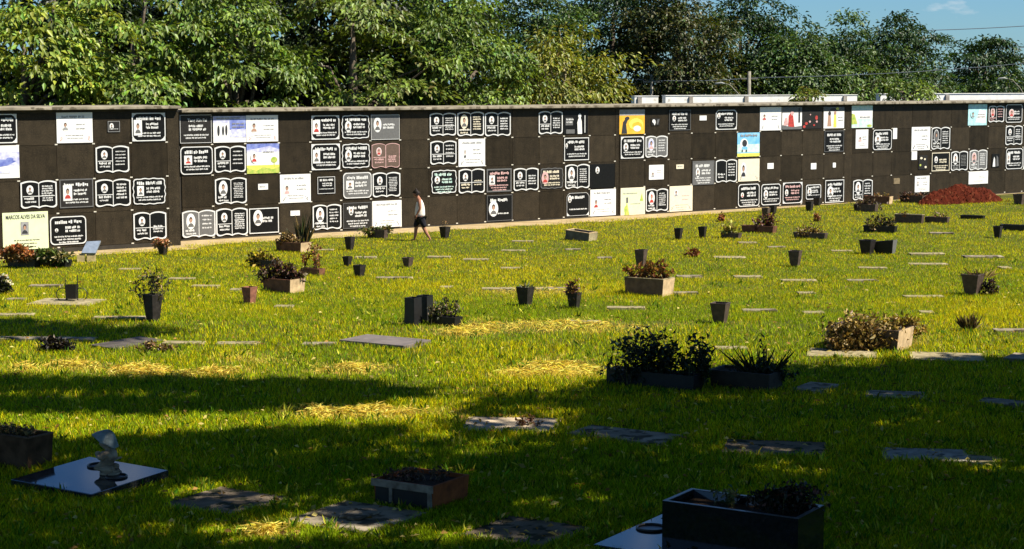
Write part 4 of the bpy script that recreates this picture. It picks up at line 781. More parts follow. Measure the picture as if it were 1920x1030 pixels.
# left edge wooden planter
t = trough(-60, 52, 86, 822, 886, 'weathered wooden planter cut by the left photo edge', mat('wood_old', (.10, .055, .03), .95, .45, 5, .6, .05), lm='wooden planter at the left edge', trim=mat('wood_rim', (.12, .075, .045), .95, .4, 8, .4, .05))
plant(-50, 80, 790, 832, t[1][1], 'dry grass and twigs in the wooden planter at the left edge', 'twig', (.12, .10, .04), DRY, .3, 24, 16, .07, stem=DRYSTEM)
# small debris on the grass
plant(72, 132, 634, 661, G(100, 660)[1], 'dark withered flower bunch lying on the lawn, left', 'bush', (.018, .014, .012), (.25, .2, .15), .08, 14, 40, .10)
plant(262, 322, 640, 660, G(292, 660)[1], 'brown root tangle beside the dark tilted slab', 'twig', (.12, .075, .04), DRY, .3, 12, 16, .08, stem=DRYSTEM)
plant(964, 1012, 780, 802, G(1000, 800)[1], 'dry leaf clump on the tan half lit slab', 'twig', (.16, .08, .04), None, 0, 7, 14, .06, stem=DRYSTEM)

# wire flower stand (black vase between two wire circles)
g = G(135, 566); sc = scale_at(g[1]); root = empty('flower_stand', g, 0); tag(root, 'black wire flower stand with two circles and a square black vase', 'flower stand')
u = 1 / sc; WIRE = mat('wire_black', (.03, .028, .026), .5, .2, 20, 0, .4, .3)
b = MB(); b.frust((-9 * u, 9 * u, -9 * u, 9 * u), 6 * u, (-10.5 * u, 10.5 * u, -10.5 * u, 10.5 * u), 32 * u, 0, False); b.frust((-8 * u, 8 * u, -8 * u, 8 * u), 20 * u, (-9.5 * u, 9.5 * u, -9.5 * u, 9.5 * u), 31.9 * u, 0, False); b.build('vase', TROUGHK, root)
for sx, top in ((-1, 44), (1, 50)): MB().tube([(sx * 11 * u, 0, 0), (sx * 11 * u, 0, 30 * u), (sx * 11.5 * u, 0, top * u)], .011, 6).build('upright', WIRE, root)
for sx in (-1, 1): MB().tube([(sx * 17 * u + 12 * u * math.cos(a), 0, 14 * u + 12 * u * math.sin(a)) for a in [2 * PI * i / 24 for i in range(25)]], .011, 6, cap=False).build('wire_circle', WIRE, root)
LM.append(('wire flower stand', 135, 545))
# sloping plaque on two pale blocks
g = G(163, 492); sc = scale_at(g[1]); u = 1 / sc; root = empty('sloped_marker', g, R(12)); tag(root, 'tilted blue grey plaque on two pale yellow blocks by the wall', 'grave marker')
b = MB(); b.add([(-16 * u, 0, 18 * u), (10 * u, 0, 17 * u), (20 * u, .35, 38 * u), (-6 * u, .35, 37 * u), (-16 * u, .03, 15 * u), (10 * u, .03, 14 * u), (20 * u, .38, 35 * u), (-6 * u, .38, 34 * u)][:8], [(0, 1, 2, 3), (7, 6, 5, 4), (0, 4, 5, 1), (1, 5, 6, 2), (2, 6, 7, 3), (3, 7, 4, 0)]); 
b.v = [(x + 6 * u, y, z) for x, y, z in b.v]; b.build('plate', mat('plate_glossy', (.20, .24, .30), .15, .2, 8, 0, .8), root)
for q in ((-18, -4), (0, 16)): MB().frust((q[0] * u, q[1] * u, .02, .40), 0, (q[0] * u, q[1] * u, .03, .38), 14 * u).build('block', mat('block_yellow', (.46, .36, .16), .8, .25, 8, .3), root)
LM.append(('tilted plaque by the wall', 163, 475))
# red earth mound
m = MB(); nx, ny = 60, 16; c0 = G(1808, 382); sc = scale_at(c0[1]); hw = 112 / sc; vs = []; ti = []
for j in range(ny + 1):
    for i in range(nx + 1):
        x, y = -1 + 2 * i / nx, -1 + 2 * j / ny; r = max(0, 1 - abs(x) ** 2.1 * 1.0 - y * y); z = r ** .72 * 35 / sc * (1 - .12 * x * x) * (.93 + .07 * math.sin(9 * x + 2)) + ((random.random() - .5) * .07 + .05 * math.sin(17 * x + 5 * y) * math.sin(11 * y + 7 * x)) * (r > 0)
        vs.append((x * hw, y * .62, z - .02))
m.add(vs, [(j * (nx + 1) + i, j * (nx + 1) + i + 1, (j + 1) * (nx + 1) + i + 1, (j + 1) * (nx + 1) + i) for j in range(ny) for i in range(nx)])
for q in range(420):
    x = random.gauss(0, .55); y = -random.random() ** .5 * 1.15; r = max(0, 1 - abs(x) ** 2.1 - min(1, y * y)); z = r ** .72 * 35 / sc * .97; s_ = random.uniform(.012, .045); px_, py_ = x * hw, y * .62
    if abs(x) > 1.15: continue
    m.add([(px_ + s_ * random.uniform(.6, 1) * u, py_ + s_ * random.uniform(.6, 1) * v, z + s_ * w_ * random.uniform(.6, 1)) for u, v, w_ in ((1, 0, 0), (-1, 0, 0), (0, 1, 0), (0, -1, 0), (0, 0, 1), (0, 0, -.6))], [(0, 2, 4), (2, 1, 4), (1, 3, 4), (3, 0, 4), (2, 0, 5), (1, 2, 5), (3, 1, 5), (0, 3, 5)])
o = m.build('earth_mound', mat('red_earth', (.095, .018, .008), .95, .4, 6, 1.0, .05, col2=(.042, .008, .004), speck=(5, .60, (.13, .04, .018))), None, c0 + np.array([0, .62, 0]) - WN * 0, WYAW * .9, smooth=False)
tag(o, 'mound of red earth heaped against the wall on the right', 'earth mound'); LM.append(('red earth mound', 1798, 362))
LM += [('walking person', 788, 405), ('polished statue slab', 170, 910)]

# labels of the thin pale slabs: by the landmark they lie beside
used = set()
for o, x, y in THINO:
    for ph, lx, ly in sorted(LM, key=lambda t: (t[1] - x) ** 2 + ((t[2] - y) * 2.2) ** 2):
        dx, dy = lx - x, ly - y
        rel = ('left of' if dx > 0 else 'right of') if abs(dx) > abs(dy) * 2.2 else ('behind' if dy > 0 else 'in front of')
        lab = f'pale flat grave slab in the grass, {rel} the {ph}'
        if lab not in used and len(lab.split()) <= 16: used.add(lab); o['label'] = lab; break
# ------------------------------------------------------------------ figures grown from skeletons
def skin(name, joints, edges, m, parent=None, loc=(0, 0, 0), rz=0, sub=2, rootv=0):
    """joints: list of (x,y,z,r) or (x,y,z,rx,ry)"""
    me = bpy.data.meshes.new(name); me.from_pydata([j[:3] for j in joints], edges, []); o = link(name, me, parent, loc, rz); me.materials.append(m)
    md = o.modifiers.new('skin', 'SKIN'); md.use_smooth_shade = True; md.branch_smoothing = .6
    sv = me.skin_vertices[0].data
    for i, j in enumerate(joints): sv[i].radius = (j[3], j[4] if len(j) > 4 else j[3]); sv[i].use_root = (i == rootv)
    s = o.modifiers.new('sub', 'SUBSURF'); s.levels = sub; s.render_levels = sub; return o
PSKIN = mat('skin', (.36, .16, .095), .6, .15, 30, 0, .3)
VEST = mat('vest_white', (.80, .72, .62), .85, .12, 12, .3, .1)
SHORTS = mat('shorts_dark', (.020, .020, .026), .85, .3, 14, .3, .1)
HAIR = mat('hair_black', (.018, .013, .010), .6, .3, 60, .5, .2)
g = G(788, 452); K = 97 / scale_at(g[1]) / math.cos(PHI) * .985      # standing height
pr = empty('person', g, R(180)); tag(pr, 'person in white vest and dark shorts walking left along the wall', 'person')
# local +x is where the person walks; heights are fractions of K
J = []; E = []
def ch(prev, *pts):
    ids = []
    for p in pts:
        J.append(tuple(c * K for c in p)); i = len(J) - 1
        if prev is not None: E.append((prev, i))
        prev = i; ids.append(i)
    return ids
pelvis = ch(None, (0, 0, .505, .075, .070))[0]
sp = ch(pelvis, (.005, 0, .60, .070, .062), (.008, 0, .70, .085, .066), (.012, 0, .79, .088, .060), (.030, 0, .838, .050, .048))
hd = ch(sp[-1], (.056, 0, .868, .046, .044), (.082, 0, .905, .052, .046), (.088, 0, .945, .056, .048), (.084, 0, .972, .036, .034))
ch(hd[1], (.128, 0, .900, .012)); ch(hd[1], (.135, 0, .925, .010))
for sd in (-1, 1):
    ch(hd[1], (.070, sd * .055, .925, .010))
    a = .5 if sd < 0 else -.35
    el = (.000 + .02 * a, sd * .125, .640); wr = (.030 if sd < 0 else .06, sd * .118, .520)
    arm = ch(sp[2], (.008, sd * .098, .800, .036), (.002, sd * .118, .725, .031), (*el, .026), (el[0] * .4 + wr[0] * .6, wr[1], .565, .022), (*wr, .017), (wr[0] + .010, wr[1], .490, .020, .012))
    for q in range(4): ch(arm[-1], (wr[0] + .026 - q * .011, wr[1] - sd * .002, .466, .0058), (wr[0] + .030 - q * .010, wr[1] - sd * .006, .446 + .004 * abs(q - 1), .0055), (wr[0] + .027 - q * .010, wr[1] - sd * .014, .432 + .005 * abs(q - 1), .0045))
    ch(arm[-2], (wr[0] + .026, wr[1] - sd * .010, .495, .0065), (wr[0] + .036, wr[1] - sd * .014, .474, .0055))
    f = 1 if sd < 0 else -1
    if f > 0: leg = [(.020, sd * .050, .455, .060), (.075, sd * .052, .285, .045), (.088, sd * .052, .220, .036), (.092, sd * .052, .140, .036), (.112, sd * .052, .045, .022), (.120, sd * .052, .022, .020), (.165, sd * .056, .014, .018), (.190, sd * .057, .010, .011)]
    else: leg = [(-.012, sd * .050, .455, .060), (-.060, sd * .052, .290, .045), (-.082, sd * .052, .240, .036), (-.128, sd * .052, .150, .036), (-.185, sd * .052, .060, .022), (-.198, sd * .052, .038, .020), (-.165, sd * .054, .012, .018), (-.140, sd * .055, .008, .012)]
    ch(pelvis, *leg)
skin('body', J, E, PSKIN, pr)
def skin2(name, pts, edges, m): return skin(name, [tuple(c * K for c in p) for p in pts], edges, m, pr)
skin2('vest', [(.004, 0, .455, .112, .104), (.004, 0, .54, .108, .102), (.002, 0, .62, .104, .100), (.000, 0, .70, .108, .102), (.004, 0, .775, .098, .088), (.012, .058, .815, .034, .03), (.012, -.058, .815, .034, .03)], [(0, 1), (1, 2), (2, 3), (3, 4), (4, 5), (4, 6)], VEST)
skin2('shorts', [(0, 0, .50, .098, .092), (.030, -.056, .43, .074), (.076, -.057, .325, .060), (.092, -.057, .245, .052), (-.022, .056, .43, .074), (-.066, .057, .335, .060), (-.090, .057, .258, .052)], [(0, 1), (1, 2), (2, 3), (0, 4), (4, 5), (5, 6)], SHORTS)
skin2('hair', [(.066, 0, .957, .058, .054), (.046, 0, .925, .046, .046), (.088, 0, .974, .038, .042), (.108, 0, .972, .022, .030)], [(0, 1), (0, 2), (2, 3)], HAIR)
m = MB()
for sx in (1, -1): ell(m, 0, 0, 1, 1, 0)
m = MB(); 
for sd in (-1, 1): m.tube([(K * .134, sd * K * .020, K * .932), (K * .138, sd * K * .020, K * .932)], K * .006, 8)
m.build('eyes', HAIR, pr)

# statue on the polished slab ------------------------------------------------
STONE = mat('statue_stone', (.42, .33, .22), .85, .45, 9, .7, .2, col2=(.16, .12, .08)); CANOPY = mat('statue_hood', (.26, .31, .31), .8, .35, 10, .5, .2, col2=(.13, .15, .14))
g = G(208, 908); k = 86 / scale_at(g[1]); st = empty('statue', (g[0], g[1], .13 + (g[1] - SLc[1]) * math.tan(R(2.2))), R(172)); tag(st, 'small stone statue of a kneeling child under a pale leaf shaped hood', 'statue')
b = MB(); n = 20
for (r, z0, z1) in ((.24, 0, .05), (.20, .051, .10)): b.tube([(0, 0, z0 * k), (0, 0, z1 * k)], r * k, n)
b.build('pedestal', STONE, st, bevel=.006)
def sk(name, pts, edges, m): return skin(name, [tuple(c * k * (1.16 if q > 2 else 1) for q, c in enumerate(p)) for p in pts], edges, m, st)
sk('body', [(-.03, 0, .22, .20, .19), (-.03, 0, .34, .19, .17), (.0, 0, .46, .16, .14), (.03, 0, .55, .07), (.06, 0, .61, .09), (.08, 0, .68, .125), (.06, 0, .76, .08),
            (.02, .15, .49, .065), (.10, .19, .37, .055), (.19, .07, .44, .046), (.02, -.15, .49, .065), (.10, -.19, .37, .055), (.19, -.07, .44, .046), (.22, 0, .48, .045),
            (.12, .11, .17, .095), (.24, .11, .15, .075), (-.12, .11, .13, .07), (.12, -.11, .17, .095), (.24, -.11, .15, .075), (-.12, -.11, .13, .07), (.195, 0, .665, .024)],
   [(0, 1), (1, 2), (2, 3), (3, 4), (4, 5), (5, 6), (2, 7), (7, 8), (8, 9), (9, 13), (2, 10), (10, 11), (11, 12), (0, 14), (14, 15), (15, 16), (0, 17), (17, 18), (18, 19), (5, 20)], STONE).scale = (1.28, 1.28, 1.0)
vs = []; nu, nv = 28, 10; ax = Vector((-.50, 0, .866)); s1 = Vector((0, 1, 0)); s2 = s1.cross(ax)
for j in range(nv + 1):
    t_ = j / nv
    for i in range(nu):
        a = 2 * PI * i / nu; rr = t_ ** .80 * (1 + .06 * math.cos(6 * a) * t_); q = Vector((-.03, 0, .965)) - ax * (.27 * t_ ** 1.25) + s1 * (.255 * rr * math.cos(a)) + s2 * (.315 * rr * math.sin(a))
        vs.append(tuple(q * k))
fs = [(j * nu + i, j * nu + (i + 1) % nu, (j + 1) * nu + (i + 1) % nu, (j + 1) * nu + i) for j in range(1, nv) for i in range(nu)] + [tuple(nu + i for i in range(nu))]
b = MB(); b.add(vs, fs); o = b.build('hood', CANOPY, st, smooth=True); so = o.modifiers.new('thick', 'SOLIDIFY'); so.thickness = .035 * k


# ------------------------------------------------------------------ white parapets, poles, wires behind the wall
WPAINT = mat('white_paint', (.80, .79, .75), .8, .1, 3, .2, .2, speck=(2.2, .66, (.5, .47, .4))); GPOST = mat('post_grey', (.30, .27, .23), .85, .3, 5, .3)
def parapet(x0, x1, yt, Y, posts, label, slope=0):
    a, b_ = at_depth(x0, yt, Y), at_depth(x1, yt, Y); w = b_[0] - a[0]; r = empty('parapet_wall', (a[0], Y, 0), R(24)); w /= math.cos(R(24)) - .0; tag(r, label, 'parapet wall', 'white parapets behind the burial wall', 'thing')
    MB().box(0, w, 0, .35, -.2, a[2]).build('wall', WPAINT, r); MB().box(-.02, w + .02, -.03, .38, a[2] + .001, a[2] + .03).build('coping', WPAINT, r)
    u = 1 / scale_at(Y, 4)
    for p in posts: q = (p - x0) * u / math.cos(R(24)); MB().box(q - 4 * u, q + 4 * u, -.08, -.001, -.2, a[2] - .04).build('post', GPOST, r)
    return r
parapet(1190, 1236, 181, 92, [1199], 'short white parapet section standing alone, left of the longer ones')
parapet(1248, 1640, 180, 92, [1297, 1408, 1513, 1613], 'longest white parapet with four grey posts behind the burial wall')
parapet(1651, 1985, 177, 84, [1790], 'white parapet at the right end, overhung by a green shrub')
POLE = mat('pole_concrete', (.24, .22, .17), .85, .2, 6, .3)
def pole(x, yt, Y, r, label):
    p = at_depth(x, yt, Y); o = empty('utility_pole', (p[0], Y, 0)); tag(o, label, 'utility pole', 'poles behind the burial wall')
    MB().tube([(0, 0, -.2), (0, 0, p[2])], [r * 1.4, r], 10).build('shaft', POLE, o, smooth=True); return o, p
o1, p1 = pole(1222, 140, 97, .075, 'slim pale pole above the short parapet section'); o2, p2 = pole(1405, 134, 97, .085, 'taller pale pole above the long parapet')
for o, p in ((o1, p1), (o2, p2)): MB().box(-.45, .45, -.05, .05, p[2] - .42, p[2] - .34).build('crossarm', POLE, o)
def lamp(x, yt, Y, dirx, label):
    p = at_depth(x, yt, Y); u = 1 / scale_at(Y, 4); o = empty('street_lamp', (p[0] - dirx * 34 * u, Y, 0)); tag(o, label, 'street lamp', 'street lamps behind the burial wall')
    q = p[0] - o.location.x
    MB().tube([(0, 0, -.2), (0, 0, p[2] - .9), (q * .25, 0, p[2] - .5), (q * .7, 0, p[2] - .06), (q, 0, p[2])], [.06, .04, .028, .022, .018], 8).build('arm', POLE, o, smooth=True)
    m = MB(); m.tube([(q - .02 * dirx, 0, p[2]), (q + .15 * dirx, 0, p[2] + .03), (q + .45 * dirx, 0, p[2] - .01), (q + .5 * dirx, 0, p[2] - .03)], [.03, .06, .06, .02], 10); m.build('lamp_head', mat('lamp_metal', (.26, .27, .24), .5, .1, 8), o, smooth=True)
lamp(1358, 157, 96, -1, 'curved street lamp between the two pale poles'); lamp(1888, 148, 96, -1, 'curved street lamp by the rightmost tree')
WIREM = mat('power_cable', (.10, .12, .15), .6, .1, 5)
def wire(pts, Y, label, r=.02):
    P3 = [at_depth(x, y, Y + (i * 0)) for i, (x, y) in enumerate(pts)]; c = P3[0].copy(); m = MB(); m.tube([p - c for p in P3], r, 6)
    tag(m.build('power_cable', WIREM, None, c, smooth=True), label, 'power cable', 'overhead cables')
def sag(x0, y0, x1, y1, d, n=14): return [(x0 + (x1 - x0) * i / n, y0 + (y1 - y0) * i / n + d * 4 * (i / n) * (1 - i / n)) for i in range(n + 1)]
wire(sag(1190, 149, 1405, 147, 4), 97, 'cable between the two pale poles')
wire(sag(1405, 146, 1990, 112, 7), 97, 'cable running right from the taller pale pole', .018)
wire(sag(1700, 58, 2040, 40, 3), 150, 'uppermost dark cable crossing the blue sky', .03)
wire(sag(1700, 106, 2040, 74, 4), 150, 'lower dark cable crossing the sky behind the rightmost tree', .03)

# ------------------------------------------------------------------ trees behind the wall
def wallY(px): return wall_pt(wall_sz(px, 320)[0], 0)[1]
def T(name, label, px, dY, ytop, hw, z0, nspray, per, spr, leaf, tint, Y=None, **k):
    Yv = Y or wallY(px) + dY; p = at_depth(px, ytop, Yv); rx = hw / scale_at(Yv, 5)
    return tree(name, label, p[0], Yv, z0, p[2], rx, k.pop('ry', min(rx, 3.2)), nspray, per, spr, leaf, tint, **k)
BR = (.17, .245, .032); BRY = (.27, .31, .034); MID = (.095, .15, .028); DK = (.022, .050, .011); DK2 = (.038, .078, .016); CROWN_SHADE = (.016, .028, .009); CROWN_SHADE2 = (.03, .05, .012); OLV = (.165, .185, .022)  # understorey tints: shade inside the near crowns painted as dark leaf colour
NEARG = 'leafy trees just behind the burial wall'; FARG = 'dark trees beyond the white parapets'
T('broadleaf_tree', 'bright large leaved tree at the far left behind the wall', 40, 6.5, -34, 190, 1.2, 92, 120, .74, .235, BR, alt=BRY, altp=.35, group=NEARG, droop=.75, flat=.10)
T('broadleaf_tree', 'bright broad leaved tree rising behind the empty panels, second from left', 245, 6.5, -34, 185, 1.2, 92, 120, .74, .23, BR, alt=MID, altp=.3, group=NEARG, droop=.75, flat=.10)
T('broadleaf_tree', 'grey green drooping tree behind the blue and white plaques', 440, 6.0, -60, 150, 1.0, 92, 116, .68, .22, MID, alt=BR, altp=.45, group=NEARG, droop=.9, flat=.12)
T('layered_tree', 'tree with layered pale green boughs and dark gaps', 660, 6.0, -50, 160, 2.2, 48, 170, .95, .225, (.13, .17, .035), alt=BR, altp=.3, group=NEARG, droop=.45, flat=.07)
T('broadleaf_tree', 'fine leaved green tree left of the yellowish tree', 855, 6.0, -40, 130, 1.2, 115, 96, .72, .215, MID, alt=BR, altp=.4, group=NEARG, droop=.6)
T('yellowish_tree', 'yellow green feathery tree with pale bare branches showing', 1058, 7.0, 40, 112, 1.2, 120, 84, .75, .20, OLV, alt=(.25, .25, .025), altp=.3, group=NEARG, droop=.6, bark=PALEBARK, visible_limbs=True, shell=.35)
T('dark_tree', 'understorey tree behind the leftmost pair, dark leaves painting crown shade', 140, 11, -34, 180, .8, 130, 80, 1.0, .36, CROWN_SHADE, alt=CROWN_SHADE2, altp=.25, group=NEARG)
T('dark_tree', 'understorey tree behind the drooping grey green tree, dark leaves painting crown shade', 380, 12, -60, 190, .8, 130, 80, 1.0, .36, CROWN_SHADE, alt=CROWN_SHADE2, altp=.25, group=NEARG)
T('dark_tree', 'understorey tree behind the layered boughs, dark leaves painting crown shade', 600, 12, -60, 190, .8, 135, 80, 1.0, .34, CROWN_SHADE, alt=CROWN_SHADE2, altp=.3, group=NEARG)
T('dark_tree', 'understorey tree left of the gap of blue sky, dark leaves painting crown shade', 800, 12, -45, 150, .8, 135, 80, .95, .32, CROWN_SHADE, alt=CROWN_SHADE2, altp=.3, group=NEARG)
for (px, Y, yt, hw, lab, tint, alt, n) in (
    (998, 100, -34, 112, 'dark round topped tree right of the gap of blue sky', DK2, MID, 95),
    (1150, 104, -60, 130, 'dark tall tree behind the yellowish tree', DK, DK2, 110),
    (1270, 100, -50, 115, 'olive tinged tall tree above the short parapet section', (.048, .066, .014), (.08, .075, .018), 110),
    (1390, 108, -14, 128, 'dark tall tree whose crown ends in the open sky, behind the poles', DK, DK2, 120),
    (1500, 104, 50, 85, 'lower green tree at the foot of the crest, above the long parapet', DK2, MID, 80),
    (1592, 108, 40, 88, 'dark bushy tree left of the highest right hand crown', DK2, MID, 85),
    (1692, 110, 30, 76, 'dark rounded tree beside the gap of sky on the right', DK, DK2, 85),
    (1848, 112, 62, 72, 'isolated dark tree with loose crown at the right edge', DK, DK2, 62)):
    T('dark_tree', lab, px, 0, yt, hw, 1.4 if px < 1800 else 2.4, int(n * 1.6), 90, .95 if px < 1800 else .8, .24, tint, Y=Y, alt=alt, altp=.3, group=FARG, shell=.5, ry=3.4, droop=.25)
for (px, Y, yt, hw, lab, tint) in (
    (1320, 102, 128, 95, 'low green shrub mass between the two pale poles', DK2),
    (1460, 102.5, 118, 95, 'low dark shrub right of the taller pole', DK2),
    (1600, 103, 112, 100, 'low green shrub behind the right half of the long parapet', MID),
    (1745, 104, 128, 70, 'low dark shrub below the gap of sky', DK2),
    (1880, 100, 138, 80, 'low dark shrub under the isolated tree', DK)):
    T('shrub', lab, px, 0, yt, hw, .1, 90, 80, .8, .24, tint, Y=Y, alt=MID, altp=.3, group='low shrubs behind the parapets', ry=2.2, cat='shrub', droop=.2)
T('shrub', 'bright green shrub hanging over the right hand parapet', 1705, 0, 152, 56, 4.0, 26, 32, .45, .22, (.10, .15, .025), Y=81.5, alt=BR, altp=.4, group='low shrubs behind the parapets', ry=1.6, cat='shrub')
T('shrub', 'small yellow green shrub rising above the middle of the long parapet', 1515, 0, 164, 34, 3.2, 20, 40, .4, .22, (.16, .17, .03), Y=94, alt=BR, altp=.3, group='low shrubs behind the parapets', ry=1.2, cat='shrub')

# ------------------------------------------------------------------ the trees right of the picture whose shade lies on the lawn
def inpoly(x, y, poly):
    c = np.zeros(np.shape(x), bool); j = len(poly) - 1
    for i in range(len(poly)):
        (xi, yi), (xj, yj) = poly[i], poly[j]
        c ^= ((yi > y) != (yj > y)) & (x < (xj - xi) * (y - yi) / (yj - yi + 1e-12) + xi); j = i
    return c
SHADE = [[(-400, 838), (0, 828), (120, 836), (300, 826), (500, 806), (640, 806), (820, 815), (868, 790), (880, 768), (960, 748), (1090, 738), (1180, 716), (1330, 694), (1500, 684), (1620, 680), (1800, 676), (2400, 668), (2400, 1400), (-400, 1400)],
         [(-400, 702), (60, 706), (300, 712), (430, 716), (560, 714), (690, 722), (770, 738), (690, 760), (560, 768), (420, 766), (300, 774), (130, 770), (-400, 776)],
         [(-300, 604), (120, 602), (262, 610), (300, 622), (240, 640), (-300, 642)]]
LIT = [(490, 1004, 120, 36), (930, 1024, 140, 24), (1835, 866, 130, 30), (1155, 896, 55, 10), (1080, 880, 30, 6), (960, 793, 95, 9), (560, 985, 30, 8), (60, 742, 130, 7), (1140, 1010, 60, 8), (660, 775, 120, 8), (860, 1000, 50, 8), (330, 1010, 50, 10), (1340, 1012, 80, 12)]
def shaded(px, py):
    s = np.zeros(np.shape(px), bool)
    for p in SHADE: s |= inpoly(px, py, p)
    for x, y, a, b in LIT: s &= ~(((px - x) / a) ** 2 + ((py - y) / b) ** 2 < 1)
    return s
N0 = 20000
gx, gy = RNG.uniform(-11, 15, N0), RNG.uniform(10, 38, N0)
px, py, _ = project(np.stack([gx, gy, np.zeros(N0)], 1))
ok = (shaded(px, py) & ((noise2(gx * .8 + 40, gy * 1.5, 1.15, 41) * .65 + noise2(gx + 40, gy * 1.6, .5, 42) * .35 < .565) | (RNG.random(N0) < .16))) | ((py > 1030) & (gy > 12))
gx, gy = gx[ok], gy[ok]
zz = RNG.uniform(8.2, 14.5, len(gx)); Cc = np.stack([gx + SUN[0] / SUN[2] * zz, gy + SUN[1] / SUN[2] * zz, zz], 1)
qx, qy, qz = project(Cc); hid = (qz < 1) | (qx < -60) | (qx > 1980) | (qy < -110); Cc = Cc[hid]
TR = [(12.6, 16.5), (13.4, 22.0), (13.4, 27.5)]
dd = np.stack([np.hypot(Cc[:, 0] - a, Cc[:, 1] - b) for a, b in TR], 1); own = dd.argmin(1)
for i, (a, b) in enumerate(TR):
    C = Cc[own == i] - np.array([a, b, 0])
    r = empty('shade_tree', (a, b, 0)); tag(r, ('nearest', 'middle', 'farthest')[i] + ' of the broad shade trees standing right of the lawn', 'tree', 'shade trees beside the lawn')
    V, F, Tn = sprays_to_mesh(C, np.full(len(C), .34), .25, 13, .34, MID, DK2, .3, np.array([0, 0, 8.]), .3); np_mesh('crown', V, [F], Tn, LEAF, r)
    t = MB(); t.tube([(0, 0, -.2), (.1, 0, 3), (-.05, .1, 6.5), (0, 0, 10), (.2, 0, 13)], [.55, .40, .34, .22, .08], 12)
    for q in RNG.choice(len(C), min(36, len(C)), replace=False):
        e = Vector(C[q]); h = random.uniform(6.2, 9); s0 = Vector((0, .05, h)); f = .12 if e.xy.length < 6 else .05; t.tube([s0, s0.lerp(e, .5) + Vector((0, 0, .5)), e], [f, f * .6, .02], 6)
    t.build('trunk', BARK, r, smooth=True)

for (X, Y, lab, n, ex, ey) in ((-11.5, 15, 'added unseen tree left of the lawn, blocking sky light', 420, 7.5, 8.5), (3.5, -5, 'added unseen tree behind the viewer, blocking sky light', 420, 9, 7)):  # trees out of view, added to block sky light over the foreground
    C = np.stack([RNG.normal(size=n * 2) * ex * .5 + (2 if X < 0 else 0), RNG.normal(size=n * 2) * ey * .5, RNG.uniform(7.5, 14, n * 2)], 1); A = C + np.array([X, Y, 0])
    qx, qy, qz = project(A); gp = A - SUN[None] * (A[:, 2] / SUN[2])[:, None]; sx_, sy_, sz_ = project(gp); bad = (sx_ > -80) & (sx_ < 2000) & (sy_ > 150) & (sy_ < 1060) & (gp[:, 1] > 12) & ~shaded(sx_, sy_)
    C = C[((qz < 1) | (qx < -60) | (qx > 1980) | (qy < -110)) & ~bad][:n]
    r = empty('shade_tree', (X, Y, 0)); tag(r, lab, 'tree', 'shade trees beside the lawn')
    V, F, Tn = sprays_to_mesh(C, np.full(len(C), .75), .25, 26, .36, MID, DK2, .3, np.array([0, 0, 8.]), .3); np_mesh('crown', V, [F], Tn, LEAF, r)
    t = MB(); t.tube([(0, 0, -.2), (.1, 0, 3), (-.05, .1, 6.5), (0, 0, 10), (.2, 0, 13)], [.55, .40, .34, .22, .08], 12)
    for q in RNG.choice(len(C), 30, replace=False):
        e = Vector(C[q]); s0 = Vector((0, .05, random.uniform(6.2, 9))); t.tube([s0, s0.lerp(e, .5) + Vector((0, 0, .5)), e], [.12, .075, .02], 6)
    t.build('trunk', BARK, r, smooth=True)
# ------------------------------------------------------------------ grass
DRYP = [(130, 690, 95, 12, 1), (265, 698, 80, 14, 1), (400, 702, 130, 10, 1), (655, 694, 85, 12, 1), (480, 676, 90, 12, .5), (1030, 614, 255, 15, .85), (870, 624, 90, 12, .9), (1055, 696, 108, 22, 1), (980, 706, 70, 12, .9), (690, 778, 180, 16, .75), (590, 774, 60, 10, .9), (955, 792, 100, 10, .9), (500, 1002, 70, 16, .8), (1835, 866, 60, 12, .7), (1000, 549, 110, 10, .8), (230, 920, 60, 8, .3), (60, 690, 60, 12, .8), (560, 985, 40, 10, .5), (1700, 640, 40, 20, .5)]
def dry_amount(px, py):
    d = np.zeros(len(px))
    wob = noise2(px, py * 5, 38, 31) * .75 + noise2(px, py * 5, 14, 32) * .45
    for x, y, a, b, s in DRYP: d = np.maximum(d, s * np.clip(1.75 - 1.0 * np.sqrt(((px - x) / a) ** 2 + ((py - y) / b) ** 2) - wob, 0, 1))
    return d
def in_slab(X, Y):
    k = np.zeros(len(X), bool)
    for cx, cy, a, b, yw in SLABS:
        c, s = math.cos(yw), math.sin(yw); u = (X - cx) * c + (Y - cy) * s; v = -(X - cx) * s + (Y - cy) * c; k |= (np.abs(u) < a) & (np.abs(v) < b)
    return k
